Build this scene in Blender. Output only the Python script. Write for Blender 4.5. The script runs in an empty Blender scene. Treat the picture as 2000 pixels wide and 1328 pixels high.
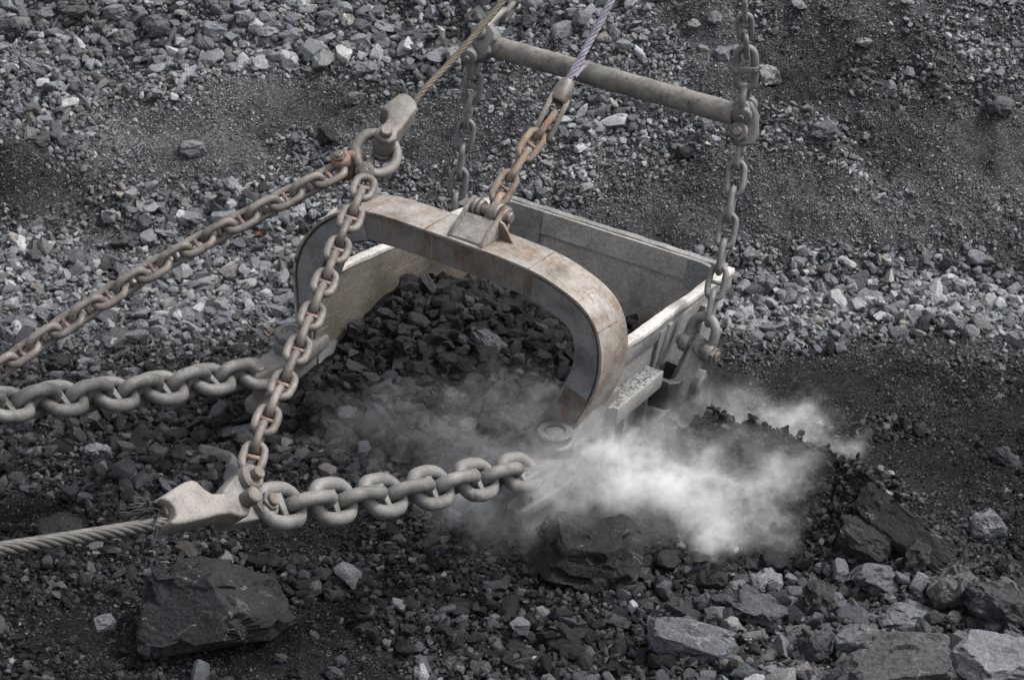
import bpy, bmesh, math, random
import numpy as np
from mathutils import Vector, Matrix, noise as mnoise

random.seed(7)
RNG = np.random.default_rng(11)
scene = bpy.context.scene
C = scene.collection
rad = math.radians

# ------------------------------------------------------------------ camera, sky, sun, exposure
FOC, PITCH, DIST = 85.0, rad(29), 23.6
AIM = Vector((0, 0, 1.0))
FWD = Vector((0, math.cos(PITCH), -math.sin(PITCH)))
RIGHT = Vector((1, 0, 0))
UP = Vector((0, math.sin(PITCH), math.cos(PITCH)))
CAM = AIM - FWD * DIST
cam_data = bpy.data.cameras.new('camera')
cam = bpy.data.objects.new('camera', cam_data)
C.objects.link(cam)
cam.location = CAM
cam.rotation_euler = (math.pi / 2 - PITCH, 0, 0)
cam_data.lens = FOC
cam_data.sensor_width = 36
cam_data.clip_end = 500
scene.camera = cam

SUN_EL, SUN_AZ = rad(54), rad(80)          # azimuth measured from +Y (away from camera) towards +X
world = bpy.data.worlds.new('World')
scene.world = world
world.use_nodes = True
wn, wl = world.node_tree.nodes, world.node_tree.links
bg = wn['Background']
sky = wn.new('ShaderNodeTexSky')
sky.sky_type = 'NISHITA'
sky.sun_disc = False
sky.sun_elevation = SUN_EL
sky.sun_rotation = SUN_AZ
sky.air_density = 1.0
sky.dust_density = 3.0
hs = wn.new('ShaderNodeHueSaturation')
hs.inputs['Saturation'].default_value = 0.22      # an overcast sky
wl.new(sky.outputs[0], hs.inputs['Color'])
wl.new(hs.outputs[0], bg.inputs['Color'])
bg.inputs['Strength'].default_value = 0.115

sun_data = bpy.data.lights.new('sun', 'SUN')
sun_data.energy = 1.5
sun_data.angle = rad(11)
sun_data.color = (1.0, 0.97, 0.93)
sun = bpy.data.objects.new('sun', sun_data)
C.objects.link(sun)
sd = Vector((math.sin(SUN_AZ) * math.cos(SUN_EL), math.cos(SUN_AZ) * math.cos(SUN_EL), math.sin(SUN_EL)))
sun.rotation_euler = (-sd).to_track_quat('-Z', 'Y').to_euler()
sun.location = (6, 5, 14)

vs = scene.view_settings
vs.view_transform = 'Standard'
vs.look = 'None'
vs.gamma = 1
vs.exposure = 1.85
vs.use_curve_mapping = False
scene.cycles.use_denoising = True
scene.cycles.volume_bounces = 5
scene.cycles.max_bounces = 8
scene.cycles.volume_step_rate = 0.2
scene.cycles.use_adaptive_sampling = True
scene.cycles.adaptive_threshold = 0.02
scene.cycles.volume_max_steps = 256

# ------------------------------------------------------------------ pixel helpers (photo pixels, 2000 wide)
FPX = FOC / 36 * 2000
def ray(px, py):
    return (FWD + RIGHT * ((px - 1000) / FPX) - UP * ((py - 664) / FPX)).normalized()
def at_plane(px, py, p0, n):
    v = ray(px, py)
    return CAM + v * (((p0 - CAM).dot(n)) / v.dot(n))
def at_z(px, py, z):
    v = ray(px, py)
    return CAM + v * ((z - CAM.z) / v.z)

# bucket frame: X across the mouth, Y to the rear, Z up
YAW = rad(36.32)
BO = Vector((-0.896, -0.664, 0))
BX = Vector((math.cos(YAW), -math.sin(YAW), 0))
BY = Vector((math.sin(YAW), math.cos(YAW), 0))
BZ = Vector((0, 0, 1))
BM = Matrix.Translation(BO) @ Matrix.Rotation(-YAW, 4, 'Z')
def B(x, y, z):
    return BO + BX * x + BY * y + BZ * z
def onX(px, py, X):                       # world point seen at a pixel on the bucket plane X = const
    return at_plane(px, py, BO + BX * X, BX)
def onY(px, py, Y):
    return at_plane(px, py, BO + BY * Y, BY)
def toB(p):
    d = p - BO
    return (d.dot(BX), d.dot(BY), d.z)

# ------------------------------------------------------------------ numpy noise
def _h2(ix, iy, s):
    n = (ix.astype(np.int64) * 374761393 + iy.astype(np.int64) * 668265263 + s * 982451653) & 0xFFFFFFFF
    n = ((n ^ (n >> 13)) * 1274126177) & 0xFFFFFFFF
    return ((n ^ (n >> 16)) & 0xFFFF) / 65535.0
def vnoise2(x, y, s=0):
    ix, iy = np.floor(x), np.floor(y)
    fx, fy = x - ix, y - iy
    fx = fx * fx * (3 - 2 * fx); fy = fy * fy * (3 - 2 * fy)
    a = _h2(ix, iy, s); b = _h2(ix + 1, iy, s); c = _h2(ix, iy + 1, s); d = _h2(ix + 1, iy + 1, s)
    return (a * (1 - fx) + b * fx) * (1 - fy) + (c * (1 - fx) + d * fx) * fy
def fbm2(x, y, s=0, octv=4):
    r = 0.0; a = 0.5; t = 0.0
    for k in range(octv):
        r = r + a * vnoise2(x * 2 ** k + 17.3 * k, y * 2 ** k - 9.1 * k, s + k); t += a; a *= 0.5
    return r / t - 0.5
def _h3(ix, iy, iz, s):
    n = (ix.astype(np.int64) * 374761393 + iy.astype(np.int64) * 668265263 + iz.astype(np.int64) * 2147483647 + s * 982451653) & 0xFFFFFFFF
    n = ((n ^ (n >> 13)) * 1274126177) & 0xFFFFFFFF
    return ((n ^ (n >> 16)) & 0xFFFF) / 65535.0
def vnoise3(p, s=0):
    i = np.floor(p); f = p - i; f = f * f * (3 - 2 * f)
    r = 0.0
    for dx in (0, 1):
        for dy in (0, 1):
            for dz in (0, 1):
                w = (f[:, 0] if dx else 1 - f[:, 0]) * (f[:, 1] if dy else 1 - f[:, 1]) * (f[:, 2] if dz else 1 - f[:, 2])
                r = r + w * _h3(i[:, 0] + dx, i[:, 1] + dy, i[:, 2] + dz, s)
    return r
def fbm3(p, s=0, octv=3):
    r = 0.0; a = 0.5; t = 0.0
    for k in range(octv):
        r = r + a * vnoise3(p * 2 ** k + 7.7 * k, s + k); t += a; a *= 0.5
    return r / t - 0.5
def sstep(a, b, x):
    t = np.clip((x - a) / (b - a), 0, 1)
    return t * t * (3 - 2 * t)

# ------------------------------------------------------------------ object helpers
def tag(o, label=None, cat=None, group=None, kind=None):
    if label: o['label'] = label
    if cat: o['category'] = cat
    if group: o['group'] = group
    if kind: o['kind'] = kind
    return o
def empty(name, loc, label=None, cat=None, group=None):
    o = bpy.data.objects.new(name, None)
    o.empty_display_size = 0.1
    C.objects.link(o)
    o.location = loc
    return tag(o, label, cat, group)
def link_mesh(name, me, mat, parent=None, matrix=None):
    o = bpy.data.objects.new(name, me)
    C.objects.link(o)
    if mat and not me.materials: me.materials.append(mat)
    if parent: o.parent = parent
    if matrix is not None: o.matrix_local = matrix
    return o
def bm_mesh(name, bm, smooth=False):
    me = bpy.data.meshes.new(name)
    bmesh.ops.recalc_face_normals(bm, faces=bm.faces)
    bm.to_mesh(me); bm.free()
    if smooth:
        for p in me.polygons: p.use_smooth = True
    return me
def smooth_by_angle(me, ang=35):
    bm = bmesh.new(); bm.from_mesh(me)
    for f in bm.faces: f.smooth = True
    for e in bm.edges:
        if len(e.link_faces) == 2:
            e.smooth = e.calc_face_angle(0) < rad(ang)
    bm.to_mesh(me); bm.free()
    return me
def add_prism(bm, pts, thick, frame=Matrix.Identity(4), bevel=0.0, seg=2):
    """polygon pts (u,v) extruded from w=-thick/2 to +thick/2 in the given frame"""
    b2 = bmesh.new()
    lo = [b2.verts.new((u, v, -thick / 2)) for u, v in pts]
    hi = [b2.verts.new((u, v, thick / 2)) for u, v in pts]
    n = len(pts)
    b2.faces.new(list(reversed(lo))); b2.faces.new(hi)
    for i in range(n):
        b2.faces.new((lo[i], lo[(i + 1) % n], hi[(i + 1) % n], hi[i]))
    bmesh.ops.recalc_face_normals(b2, faces=b2.faces)
    if bevel > 0:
        es = [e for e in b2.edges if abs(e.calc_face_angle(0)) > rad(40)]
        bmesh.ops.bevel(b2, geom=es, offset=bevel, segments=seg, affect='EDGES', profile=0.5, clamp_overlap=True)
    b2.transform(frame)
    me = bpy.data.meshes.new('tmp'); b2.to_mesh(me); b2.free()
    bm.from_mesh(me); bpy.data.meshes.remove(me)
def add_box(bm, x0, x1, y0, y1, z0, z1, bevel=0.0, frame=Matrix.Identity(4)):
    add_prism(bm, [(x0, y0), (x1, y0), (x1, y1), (x0, y1)], z1 - z0, frame @ Matrix.Translation((0, 0, (z0 + z1) / 2)), bevel)
def add_hexa(bm, c, bevel=0.0):
    """8 corners: bottom 4 then top 4"""
    b2 = bmesh.new()
    v = [b2.verts.new(p) for p in c]
    for f in ((3, 2, 1, 0), (4, 5, 6, 7), (0, 1, 5, 4), (1, 2, 6, 5), (2, 3, 7, 6), (3, 0, 4, 7)):
        b2.faces.new([v[i] for i in f])
    bmesh.ops.recalc_face_normals(b2, faces=b2.faces)
    if bevel > 0:
        bmesh.ops.bevel(b2, geom=list(b2.edges), offset=bevel, segments=2, affect='EDGES', profile=0.5, clamp_overlap=True)
    me = bpy.data.meshes.new('tmp'); b2.to_mesh(me); b2.free()
    bm.from_mesh(me); bpy.data.meshes.remove(me)
def frame_from(origin, u, v):
    u = u.normalized(); w = u.cross(v).normalized(); v = w.cross(u)
    m = Matrix.Identity(4)
    for i in range(3):
        m[i][0], m[i][1], m[i][2], m[i][3] = u[i], v[i], w[i], origin[i]
    return m
def sweep(path, radius, closed=False, n=10, rfun=None):
    """round tube along a list of Vectors"""
    N = len(path)
    tang = []
    for i in range(N):
        a = path[(i - 1) % N] if closed or i > 0 else path[i]
        b = path[(i + 1) % N] if closed or i < N - 1 else path[i]
        tang.append((b - a).normalized())
    t0 = tang[0]
    ref = Vector((0, 0, 1)) if abs(t0.z) < 0.9 else Vector((1, 0, 0))
    nrm = (ref - t0 * ref.dot(t0)).normalized()
    verts, faces = [], []
    for i in range(N):
        t = tang[i]
        nrm = (nrm - t * nrm.dot(t)).normalized()
        bi = t.cross(nrm)
        r = radius if rfun is None else radius * rfun(i / (N - 1))
        for k in range(n):
            a = 2 * math.pi * k / n
            verts.append(path[i] + nrm * (r * math.cos(a)) + bi * (r * math.sin(a)))
    for i in range(N if closed else N - 1):
        j = (i + 1) % N
        for k in range(n):
            faces.append((i * n + k, i * n + (k + 1) % n, j * n + (k + 1) % n, j * n + k))
    if not closed:
        faces.append(tuple(reversed(range(n)))); faces.append(tuple((N - 1) * n + k for k in range(n)))
    return verts, faces
def add_vf(bm, verts, faces, smooth=True):
    vv = [bm.verts.new(v) for v in verts]
    for f in faces:
        try:
            ff = bm.faces.new([vv[i] for i in f]); ff.smooth = smooth and len(f) < 6
        except ValueError: pass
def add_tube(bm, path, r, closed=False, n=10, rfun=None):
    add_vf(bm, *sweep(path, r, closed, n, rfun))
def add_cyl(bm, p0, p1, r, n=20, bev=0.012):
    p0, p1 = Vector(p0), Vector(p1)
    d = (p1 - p0).normalized()
    add_tube_lathe(bm, p0, d, [(0, 0), (0, r - bev), (bev, r), ((p1 - p0).length - bev, r), ((p1 - p0).length, r - bev), ((p1 - p0).length, 0)], n)
def add_tube_lathe(bm, p0, d, prof, n=24):
    """profile (distance along axis, radius)"""
    ref = Vector((0, 0, 1)) if abs(d.z) < 0.9 else Vector((1, 0, 0))
    u = (ref - d * ref.dot(d)).normalized(); w = d.cross(u)
    rings = []
    for h, r in prof:
        if r < 1e-6: rings.append([bm.verts.new(p0 + d * h)])
        else: rings.append([bm.verts.new(p0 + d * h + u * (r * math.cos(2 * math.pi * k / n)) + w * (r * math.sin(2 * math.pi * k / n))) for k in range(n)])
    for i in range(len(rings) - 1):
        a, b = rings[i], rings[i + 1]
        for k in range(n):
            k2 = (k + 1) % n
            if len(a) == 1 and len(b) == 1: continue
            if len(a) == 1: bm.faces.new((a[0], b[k], b[k2]))
            elif len(b) == 1: bm.faces.new((a[k], a[k2], b[0]))
            else: bm.faces.new((a[k], a[k2], b[k2], b[k]))
def catmull(pts, m=8):
    out = []
    P = [pts[0] * 2 - pts[1]] + list(pts) + [pts[-1] * 2 - pts[-2]]
    for i in range(1, len(P) - 2):
        for k in range(m):
            t = k / m
            out.append(0.5 * ((2 * P[i]) + (P[i + 1] - P[i - 1]) * t + (2 * P[i - 1] - 5 * P[i] + 4 * P[i + 1] - P[i + 2]) * t * t + (3 * P[i] - P[i - 1] - 3 * P[i + 1] + P[i + 2]) * t ** 3))
    out.append(pts[-1].copy())
    return out
def resample(path, n):
    L = [0]
    for a, b in zip(path, path[1:]): L.append(L[-1] + (b - a).length)
    out = []
    j = 0
    for i in range(n + 1):
        s = L[-1] * i / n
        while j < len(L) - 2 and L[j + 1] < s: j += 1
        t = (s - L[j]) / max(1e-9, L[j + 1] - L[j])
        out.append(path[j].lerp(path[j + 1], t))
    return out

# ------------------------------------------------------------------ materials
def nodes_of(name):
    m = bpy.data.materials.new(name); m.use_nodes = True
    nt = m.node_tree; return m, nt.nodes, nt.links, nt.nodes['Principled BSDF']
def ramp(n, fac, l, stops):
    r = n.new('ShaderNodeValToRGB'); el = r.color_ramp.elements
    while len(el) < len(stops): el.new(0.5)
    for e, (p, c) in zip(el, stops):
        e.position = p; e.color = (c, c, c, 1) if not isinstance(c, tuple) else (*c, 1)
    l.new(fac, r.inputs[0]); return r.outputs[0]
def mixc(n, l, fac, a, b, mode='MIX'):
    x = n.new('ShaderNodeMix'); x.data_type = 'RGBA'; x.blend_type = mode
    for s, v in ((x.inputs[0], fac), (x.inputs[6], a), (x.inputs[7], b)):
        if isinstance(v, (int, float)): s.default_value = v
        elif isinstance(v, tuple): s.default_value = (*v, 1)
        else: l.new(v, s)
    return x.outputs[2]
def mathn(n, l, op, a, b=0.0):
    x = n.new('ShaderNodeMath'); x.operation = op
    for s, v in ((x.inputs[0], a), (x.inputs[1], b)):
        if isinstance(v, (int, float)): s.default_value = v
        else: l.new(v, s)
    return x.outputs[0]
def noisen(n, l, vec, scale, detail=4, rough=0.6, w=None):
    x = n.new('ShaderNodeTexNoise'); x.inputs['Scale'].default_value = scale
    x.inputs['Detail'].default_value = detail; x.inputs['Roughness'].default_value = rough
    if w is not None:
        x.noise_dimensions = '4D'; l.new(w, x.inputs['W'])
    l.new(vec, x.inputs['Vector']); return x.outputs[0]
def steel(name, base, alt, rust=(0.16, 0.075, 0.035), rust_amt=0.3, pits=0.4, scratch=None, rough=0.68, metallic=0.15, bump=0.25, k=1.0, dust=None, g=0.5, pit_t=0.655, flake=0.0, grime=0.45):
    sc_ = lambda c: tuple(x * g for x in c)
    base, alt, rust = sc_(base), sc_(alt), sc_(rust)
    if dust: dust = sc_(dust)
    if scratch: scratch = (scratch[0], scratch[1], sc_(scratch[2]))
    m, n, l, p = nodes_of(name)
    tc = n.new('ShaderNodeTexCoord'); oi = n.new('ShaderNodeObjectInfo')
    vec = tc.outputs['Object']
    w = mathn(n, l, 'MULTIPLY', oi.outputs['Random'], 50.0)
    n1 = noisen(n, l, vec, 2.6 * k, 8, 0.65, w)
    col = mixc(n, l, ramp(n, n1, l, [(0.38, 0.0), (0.62, 1.0)]), base, alt)
    n2 = noisen(n, l, vec, 5.5 * k, 6, 0.7, mathn(n, l, 'ADD', w, 9.0))
    col = mixc(n, l, mathn(n, l, 'MULTIPLY', ramp(n, n2, l, [(0.50, 0.0), (0.66, 1.0)]), rust_amt), col, rust)
    n3 = noisen(n, l, vec, 38 * k, 5, 0.65, w)
    col = mixc(n, l, 0.75, col, ramp(n, n3, l, [(0.25, 0.35), (0.75, 1.6)]), 'MULTIPLY')
    n5 = noisen(n, l, vec, 1.4 * k, 9, 0.72, mathn(n, l, 'ADD', w, 33.0))
    col = mixc(n, l, 0.8, col, ramp(n, n5, l, [(0.36, grime), (0.52, 1.0), (0.68, 1.35)]), 'MULTIPLY')
    n6 = noisen(n, l, vec, 130 * k, 2, 0.5, w)
    col = mixc(n, l, ramp(n, n6, l, [(0.66, 0.0), (0.74, 0.45)]), col, tuple(min(0.6, c * 2.2) for c in base))
    n4 = noisen(n, l, vec, 16 * k, 7, 0.75, mathn(n, l, 'ADD', w, 3.0))
    pit = ramp(n, n4, l, [(pit_t, 0.0), (pit_t + 0.035, 1.0)])
    col = mixc(n, l, mathn(n, l, 'MULTIPLY', pit, pits), col, (0.025, 0.022, 0.02))
    hgt = n3
    if flake:
        nf = ramp(n, noisen(n, l, vec, 3.7 * k, 3, 0.5, mathn(n, l, 'ADD', w, 61.0)), l, [(0.685, 0.0), (0.695, 1.0)])
        col = mixc(n, l, mathn(n, l, 'MULTIPLY', nf, flake), col, (0.018, 0.016, 0.015))
    if scratch:
        mp = n.new('ShaderNodeMapping'); mp.inputs['Rotation'].default_value = scratch[0]; mp.inputs['Scale'].default_value = scratch[1]
        l.new(vec, mp.inputs[0])
        s1 = noisen(n, l, mp.outputs[0], 6, 3, 0.55)
        col = mixc(n, l, mathn(n, l, 'MULTIPLY', ramp(n, s1, l, [(0.60, 0.0), (0.72, 1.0)]), 0.5), col, scratch[2])
        col = mixc(n, l, mathn(n, l, 'MULTIPLY', ramp(n, s1, l, [(0.28, 1.0), (0.42, 0.0)]), 0.5), col, tuple(c * 0.45 for c in base))
    if dust:
        nd = noisen(n, l, vec, 4.2 * k, 6, 0.6, mathn(n, l, 'ADD', w, 21.0))
        col = mixc(n, l, mathn(n, l, 'MULTIPLY', ramp(n, nd, l, [(0.45, 0.0), (0.65, 1.0)]), 0.55), col, dust)
    l.new(col, p.inputs['Base Color'])
    l.new(ramp(n, n1, l, [(0.3, rough - 0.12), (0.7, rough + 0.12)]), p.inputs['Roughness'])
    p.inputs['Metallic'].default_value = metallic
    p.inputs['Specular IOR Level'].default_value = 0.35
    b = n.new('ShaderNodeBump'); b.inputs['Strength'].default_value = bump * 1.6; b.inputs['Distance'].default_value = 0.012
    l.new(mathn(n, l, 'SUBTRACT', hgt, mathn(n, l, 'MULTIPLY', pit, 0.8)), b.inputs['Height']); l.new(b.outputs[0], p.inputs['Normal'])
    return m
def rock_material(name, source, veins=0.0, k=1.0):
    """tone 0 = black damp shale, 1 = dry pale grey stone; taken per stone"""
    m, n, l, p = nodes_of(name)
    tc = n.new('ShaderNodeTexCoord'); oi = n.new('ShaderNodeObjectInfo')
    vec = tc.outputs['Object']
    w = mathn(n, l, 'MULTIPLY', oi.outputs['Random'], 60.0)
    if source == 'instancer':
        a = n.new('ShaderNodeAttribute'); a.attribute_type = 'INSTANCER'; a.attribute_name = 'tone'
        tone = a.outputs['Fac']
    elif source == 'geometry':
        a = n.new('ShaderNodeAttribute'); a.attribute_name = 'tone'; tone = a.outputs['Fac']
    else:
        sp = n.new('ShaderNodeSeparateColor'); l.new(oi.outputs['Color'], sp.inputs[0]); tone = sp.outputs[0]
    n1 = noisen(n, l, vec, 2.2 * k, 6, 0.62, w)
    tone = mathn(n, l, 'ADD', tone, mathn(n, l, 'MULTIPLY', mathn(n, l, 'SUBTRACT', n1, 0.5), 0.35))
    col = ramp(n, tone, l, [(0.0, (0.005, 0.005, 0.0053)), (0.2, (0.0135, 0.0135, 0.0145)), (0.42, (0.046, 0.0465, 0.049)), (0.7, (0.125, 0.127, 0.132)), (1.0, (0.31, 0.312, 0.315))])
    # brownish / bluish tints from stone to stone
    tint = ramp(n, mathn(n, l, 'FRACT', mathn(n, l, 'MULTIPLY', oi.outputs['Random'], 7.31)), l,
                [(0.0, (1.0, 1.0, 1.0)), (0.55, (0.95, 0.98, 1.06)), (0.8, (1.0, 1.0, 1.0)), (0.95, (1.04, 1.0, 0.95)), (1.0, (1.12, 1.0, 0.88))])
    col = mixc(n, l, 1.0, col, tint, 'MULTIPLY')
    n2 = noisen(n, l, vec, 22 * k, 5, 0.65, w)
    col = mixc(n, l, 0.85, col, ramp(n, n2, l, [(0.28, 0.35), (0.72, 1.7)]), 'MULTIPLY')
    if veins > 0:
        mp = n.new('ShaderNodeMapping'); mp.inputs['Scale'].default_value = (1.0, 2.2, 0.7); l.new(vec, mp.inputs[0])
        v = noisen(n, l, mp.outputs[0], 2.4 * k, 5, 0.6, mathn(n, l, 'ADD', w, 4.0))
        vein = ramp(n, v, l, [(0.494, 0.0), (0.502, 1.0), (0.510, 0.0)])
        vm = ramp(n, noisen(n, l, vec, 3.3 * k, 3, 0.5, mathn(n, l, 'ADD', w, 14.0)), l, [(0.54, 0.0), (0.64, 0.7)])
        sp2 = ramp(n, noisen(n, l, vec, 14 * k, 6, 0.7, mathn(n, l, 'ADD', w, 31.0)), l, [(0.68, 0.0), (0.71, 1.0)])
        f = mathn(n, l, 'MULTIPLY', mathn(n, l, 'MAXIMUM', mathn(n, l, 'MULTIPLY', vein, vm), mathn(n, l, 'MULTIPLY', sp2, 0.7)), veins)
        col = mixc(n, l, f, col, (0.34, 0.33, 0.32))
    l.new(col, p.inputs['Base Color'])
    p.inputs['Roughness'].default_value = 0.7
    p.inputs['Specular IOR Level'].default_value = 0.12
    b = n.new('ShaderNodeBump'); b.inputs['Strength'].default_value = 0.8; b.inputs['Distance'].default_value = 0.03 / k
    l.new(mathn(n, l, 'ADD', n2, mathn(n, l, 'MULTIPLY', noisen(n, l, vec, 7 * k, 6, 0.7, w), 1.5)), b.inputs['Height']); l.new(b.outputs[0], p.inputs['Normal'])
    return m

M = {}
M['stone'] = rock_material('loose_stone', 'instancer', 0.0, 0.8)
M['rock'] = rock_material('angular_rock', 'object', 0.35, 1.6)
M['boulder'] = rock_material('veined_boulder', 'object', 0.8, 1.3)

m, n, l, p = nodes_of('quarry_dirt')
tc = n.new('ShaderNodeTexCoord'); vec = tc.outputs['Object']
a = n.new('ShaderNodeAttribute'); a.attribute_name = 'tone'
n1 = noisen(n, l, vec, 1.7, 8, 0.65)
tone = mathn(n, l, 'ADD', a.outputs['Fac'], mathn(n, l, 'MULTIPLY', mathn(n, l, 'SUBTRACT', n1, 0.5), 0.5))
col = ramp(n, tone, l, [(0.0, (0.0045, 0.0045, 0.0048)), (0.3, (0.015, 0.015, 0.016)), (0.6, (0.055, 0.056, 0.059)), (1.0, (0.16, 0.16, 0.165))])
vor = n.new('ShaderNodeTexVoronoi'); vor.inputs['Scale'].default_value = 55; l.new(vec, vor.inputs['Vector'])
vsp = n.new('ShaderNodeSeparateColor'); l.new(vor.outputs['Color'], vsp.inputs[0])
col = mixc(n, l, 0.8, col, ramp(n, vsp.outputs[0], l, [(0.0, 0.35), (0.7, 1.0), (1.0, 2.3)]), 'MULTIPLY')
n3 = noisen(n, l, vec, 90, 4, 0.6)
col = mixc(n, l, 0.6, col, ramp(n, n3, l, [(0.25, 0.3), (0.75, 1.7)]), 'MULTIPLY')
l.new(col, p.inputs['Base Color']); p.inputs['Roughness'].default_value = 0.95; p.inputs['Specular IOR Level'].default_value = 0.06
bp = n.new('ShaderNodeBump'); bp.inputs['Strength'].default_value = 0.9; bp.inputs['Distance'].default_value = 0.02
l.new(mathn(n, l, 'ADD', mathn(n, l, 'MULTIPLY', vor.outputs['Distance'], -1.0), n3), bp.inputs['Height']); l.new(bp.outputs[0], p.inputs['Normal'])
M['dirt'] = m

M['arch_top'] = steel('arch_worn_plate', (0.34, 0.322, 0.30), (0.25, 0.195, 0.15), (0.20, 0.11, 0.055), 0.85, 0.95, dust=(0.42, 0.405, 0.385), pit_t=0.615, scratch=((0, 0, 0), (1.6, 9.0, 1.6), (0.62, 0.58, 0.54)), flake=0.9, grime=0.3)
M['arch_face'] = steel('arch_dark_face', (0.22, 0.20, 0.185), (0.13, 0.105, 0.088), (0.25, 0.125, 0.06), 0.8, 0.9, rough=0.6, dust=(0.27, 0.255, 0.245), pit_t=0.61, scratch=((0, rad(25), 0), (9.0, 1.6, 1.4), (0.36, 0.33, 0.30)), flake=0.8, grime=0.35)
M['gusset'] = steel('arch_gusset_plate', (0.17, 0.17, 0.177), (0.25, 0.25, 0.255), (0.22, 0.13, 0.075), 0.45, 0.7, rough=0.55, dust=(0.3, 0.3, 0.31))
M['wall_in'] = steel('scratched_wall_plate', (0.20, 0.178, 0.15), (0.155, 0.14, 0.12), (0.17, 0.11, 0.07), 0.2, 0.25, scratch=((rad(-38), 0, 0), (1.0, 0.5, 13.0), (0.62, 0.54, 0.42)), rough=0.42, metallic=0.3)
M['wall_rear'] = steel('rear_wall_plate', (0.36, 0.335, 0.30), (0.28, 0.262, 0.238), (0.2, 0.14, 0.095), 0.3, 0.9, rough=0.6, g=0.62, pit_t=0.62)
M['wall_out'] = steel('outer_wall_plate', (0.30, 0.297, 0.292), (0.235, 0.232, 0.228), (0.2, 0.15, 0.11), 0.25, 0.6, rough=0.62)
M['rim'] = steel('worn_rim_steel', (0.52, 0.495, 0.47), (0.42, 0.395, 0.37), (0.24, 0.17, 0.11), 0.25, 0.7, rough=0.5, g=0.72, flake=0.5)
M['cast'] = steel('dark_cast_steel', (0.085, 0.084, 0.083), (0.12, 0.118, 0.115), (0.11, 0.075, 0.05), 0.2, 0.35, rough=0.6)
M['hitch'] = steel('dusty_hitch_casting', (0.27, 0.265, 0.26), (0.20, 0.195, 0.19), (0.2, 0.16, 0.13), 0.25, 0.5, g=0.36, grime=0.35, pit_t=0.61)
M['chain'] = steel('dusty_taupe_chain', (0.29, 0.255, 0.23), (0.205, 0.182, 0.165), (0.25, 0.145, 0.105), 0.5, 0.6, k=2.2, rough=0.6, dust=(0.33, 0.30, 0.275), pit_t=0.59, g=0.37, grime=0.22)
M['stud'] = steel('reddish_chain_stud', (0.31, 0.20, 0.165), (0.24, 0.17, 0.14), (0.24, 0.11, 0.075), 0.5, 0.3, k=2.5)
M['drag'] = steel('heavy_drag_chain_steel', (0.285, 0.275, 0.265), (0.22, 0.212, 0.205), (0.31, 0.25, 0.19), 0.45, 0.6, k=2.0, rough=0.6, dust=(0.33, 0.32, 0.31), pit_t=0.59, g=0.36, grime=0.22, flake=0.7)
M['hoist'] = steel('grey_hoist_chain_steel', (0.22, 0.217, 0.21), (0.16, 0.158, 0.152), (0.19, 0.145, 0.105), 0.25, 0.4, k=2.2, rough=0.6)
M['rusty'] = steel('orange_rusty_chain', (0.23, 0.185, 0.145), (0.17, 0.14, 0.11), (0.46, 0.18, 0.055), 0.85, 0.7, k=2.6, rough=0.7, metallic=0.05, g=0.56, pit_t=0.6)
M['bar'] = steel('spreader_tube_steel', (0.25, 0.23, 0.205), (0.165, 0.152, 0.135), (0.13, 0.09, 0.06), 0.35, 1.0, rough=0.62, dust=(0.30, 0.28, 0.25), k=1.5, pit_t=0.56)
M['socket'] = steel('dusty_socket_casting', (0.34, 0.31, 0.285), (0.26, 0.238, 0.22), (0.25, 0.185, 0.14), 0.45, 0.5, k=1.6, rough=0.6, dust=(0.38, 0.355, 0.335), pit_t=0.60, g=0.38, grime=0.3, flake=0.6)
M['pin'] = steel('turned_pin_steel', (0.23, 0.205, 0.185), (0.165, 0.142, 0.122), (0.19, 0.115, 0.07), 0.4, 0.4, k=2.4, rough=0.5, metallic=0.3)
M['rope'] = steel('greasy_wire_rope', (0.19, 0.165, 0.125), (0.12, 0.10, 0.075), (0.20, 0.15, 0.095), 0.4, 0.5, k=3, rough=0.5, metallic=0.35, g=0.36)
M['rope_grey'] = steel('grey_wire_rope', (0.18, 0.172, 0.16), (0.13, 0.125, 0.118), (0.16, 0.13, 0.10), 0.3, 0.4, k=3, rough=0.5, metallic=0.4, g=0.42)
M['rope_purple'] = steel('faded_purple_rope', (0.34, 0.31, 0.38), (0.24, 0.21, 0.28), (0.09, 0.08, 0.09), 0.75, 0.8, k=4, rough=0.9, metallic=0.0)
M['wire'] = steel('frayed_black_wire', (0.035, 0.034, 0.033), (0.06, 0.055, 0.05), (0.07, 0.055, 0.04), 0.3, 0.1, k=3, rough=0.55, metallic=0.3)
M['leaf'] = steel('orange_dry_leaf', (0.55, 0.20, 0.03), (0.45, 0.14, 0.02), (0.25, 0.08, 0.02), 0.4, 0.2, k=8, rough=0.7, metallic=0)
M['rail_dirt'] = steel('grey_caked_dirt', (0.17, 0.165, 0.158), (0.13, 0.127, 0.122), (0.12, 0.10, 0.08), 0.3, 0.5, k=4, rough=0.95, metallic=0.0)

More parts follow.
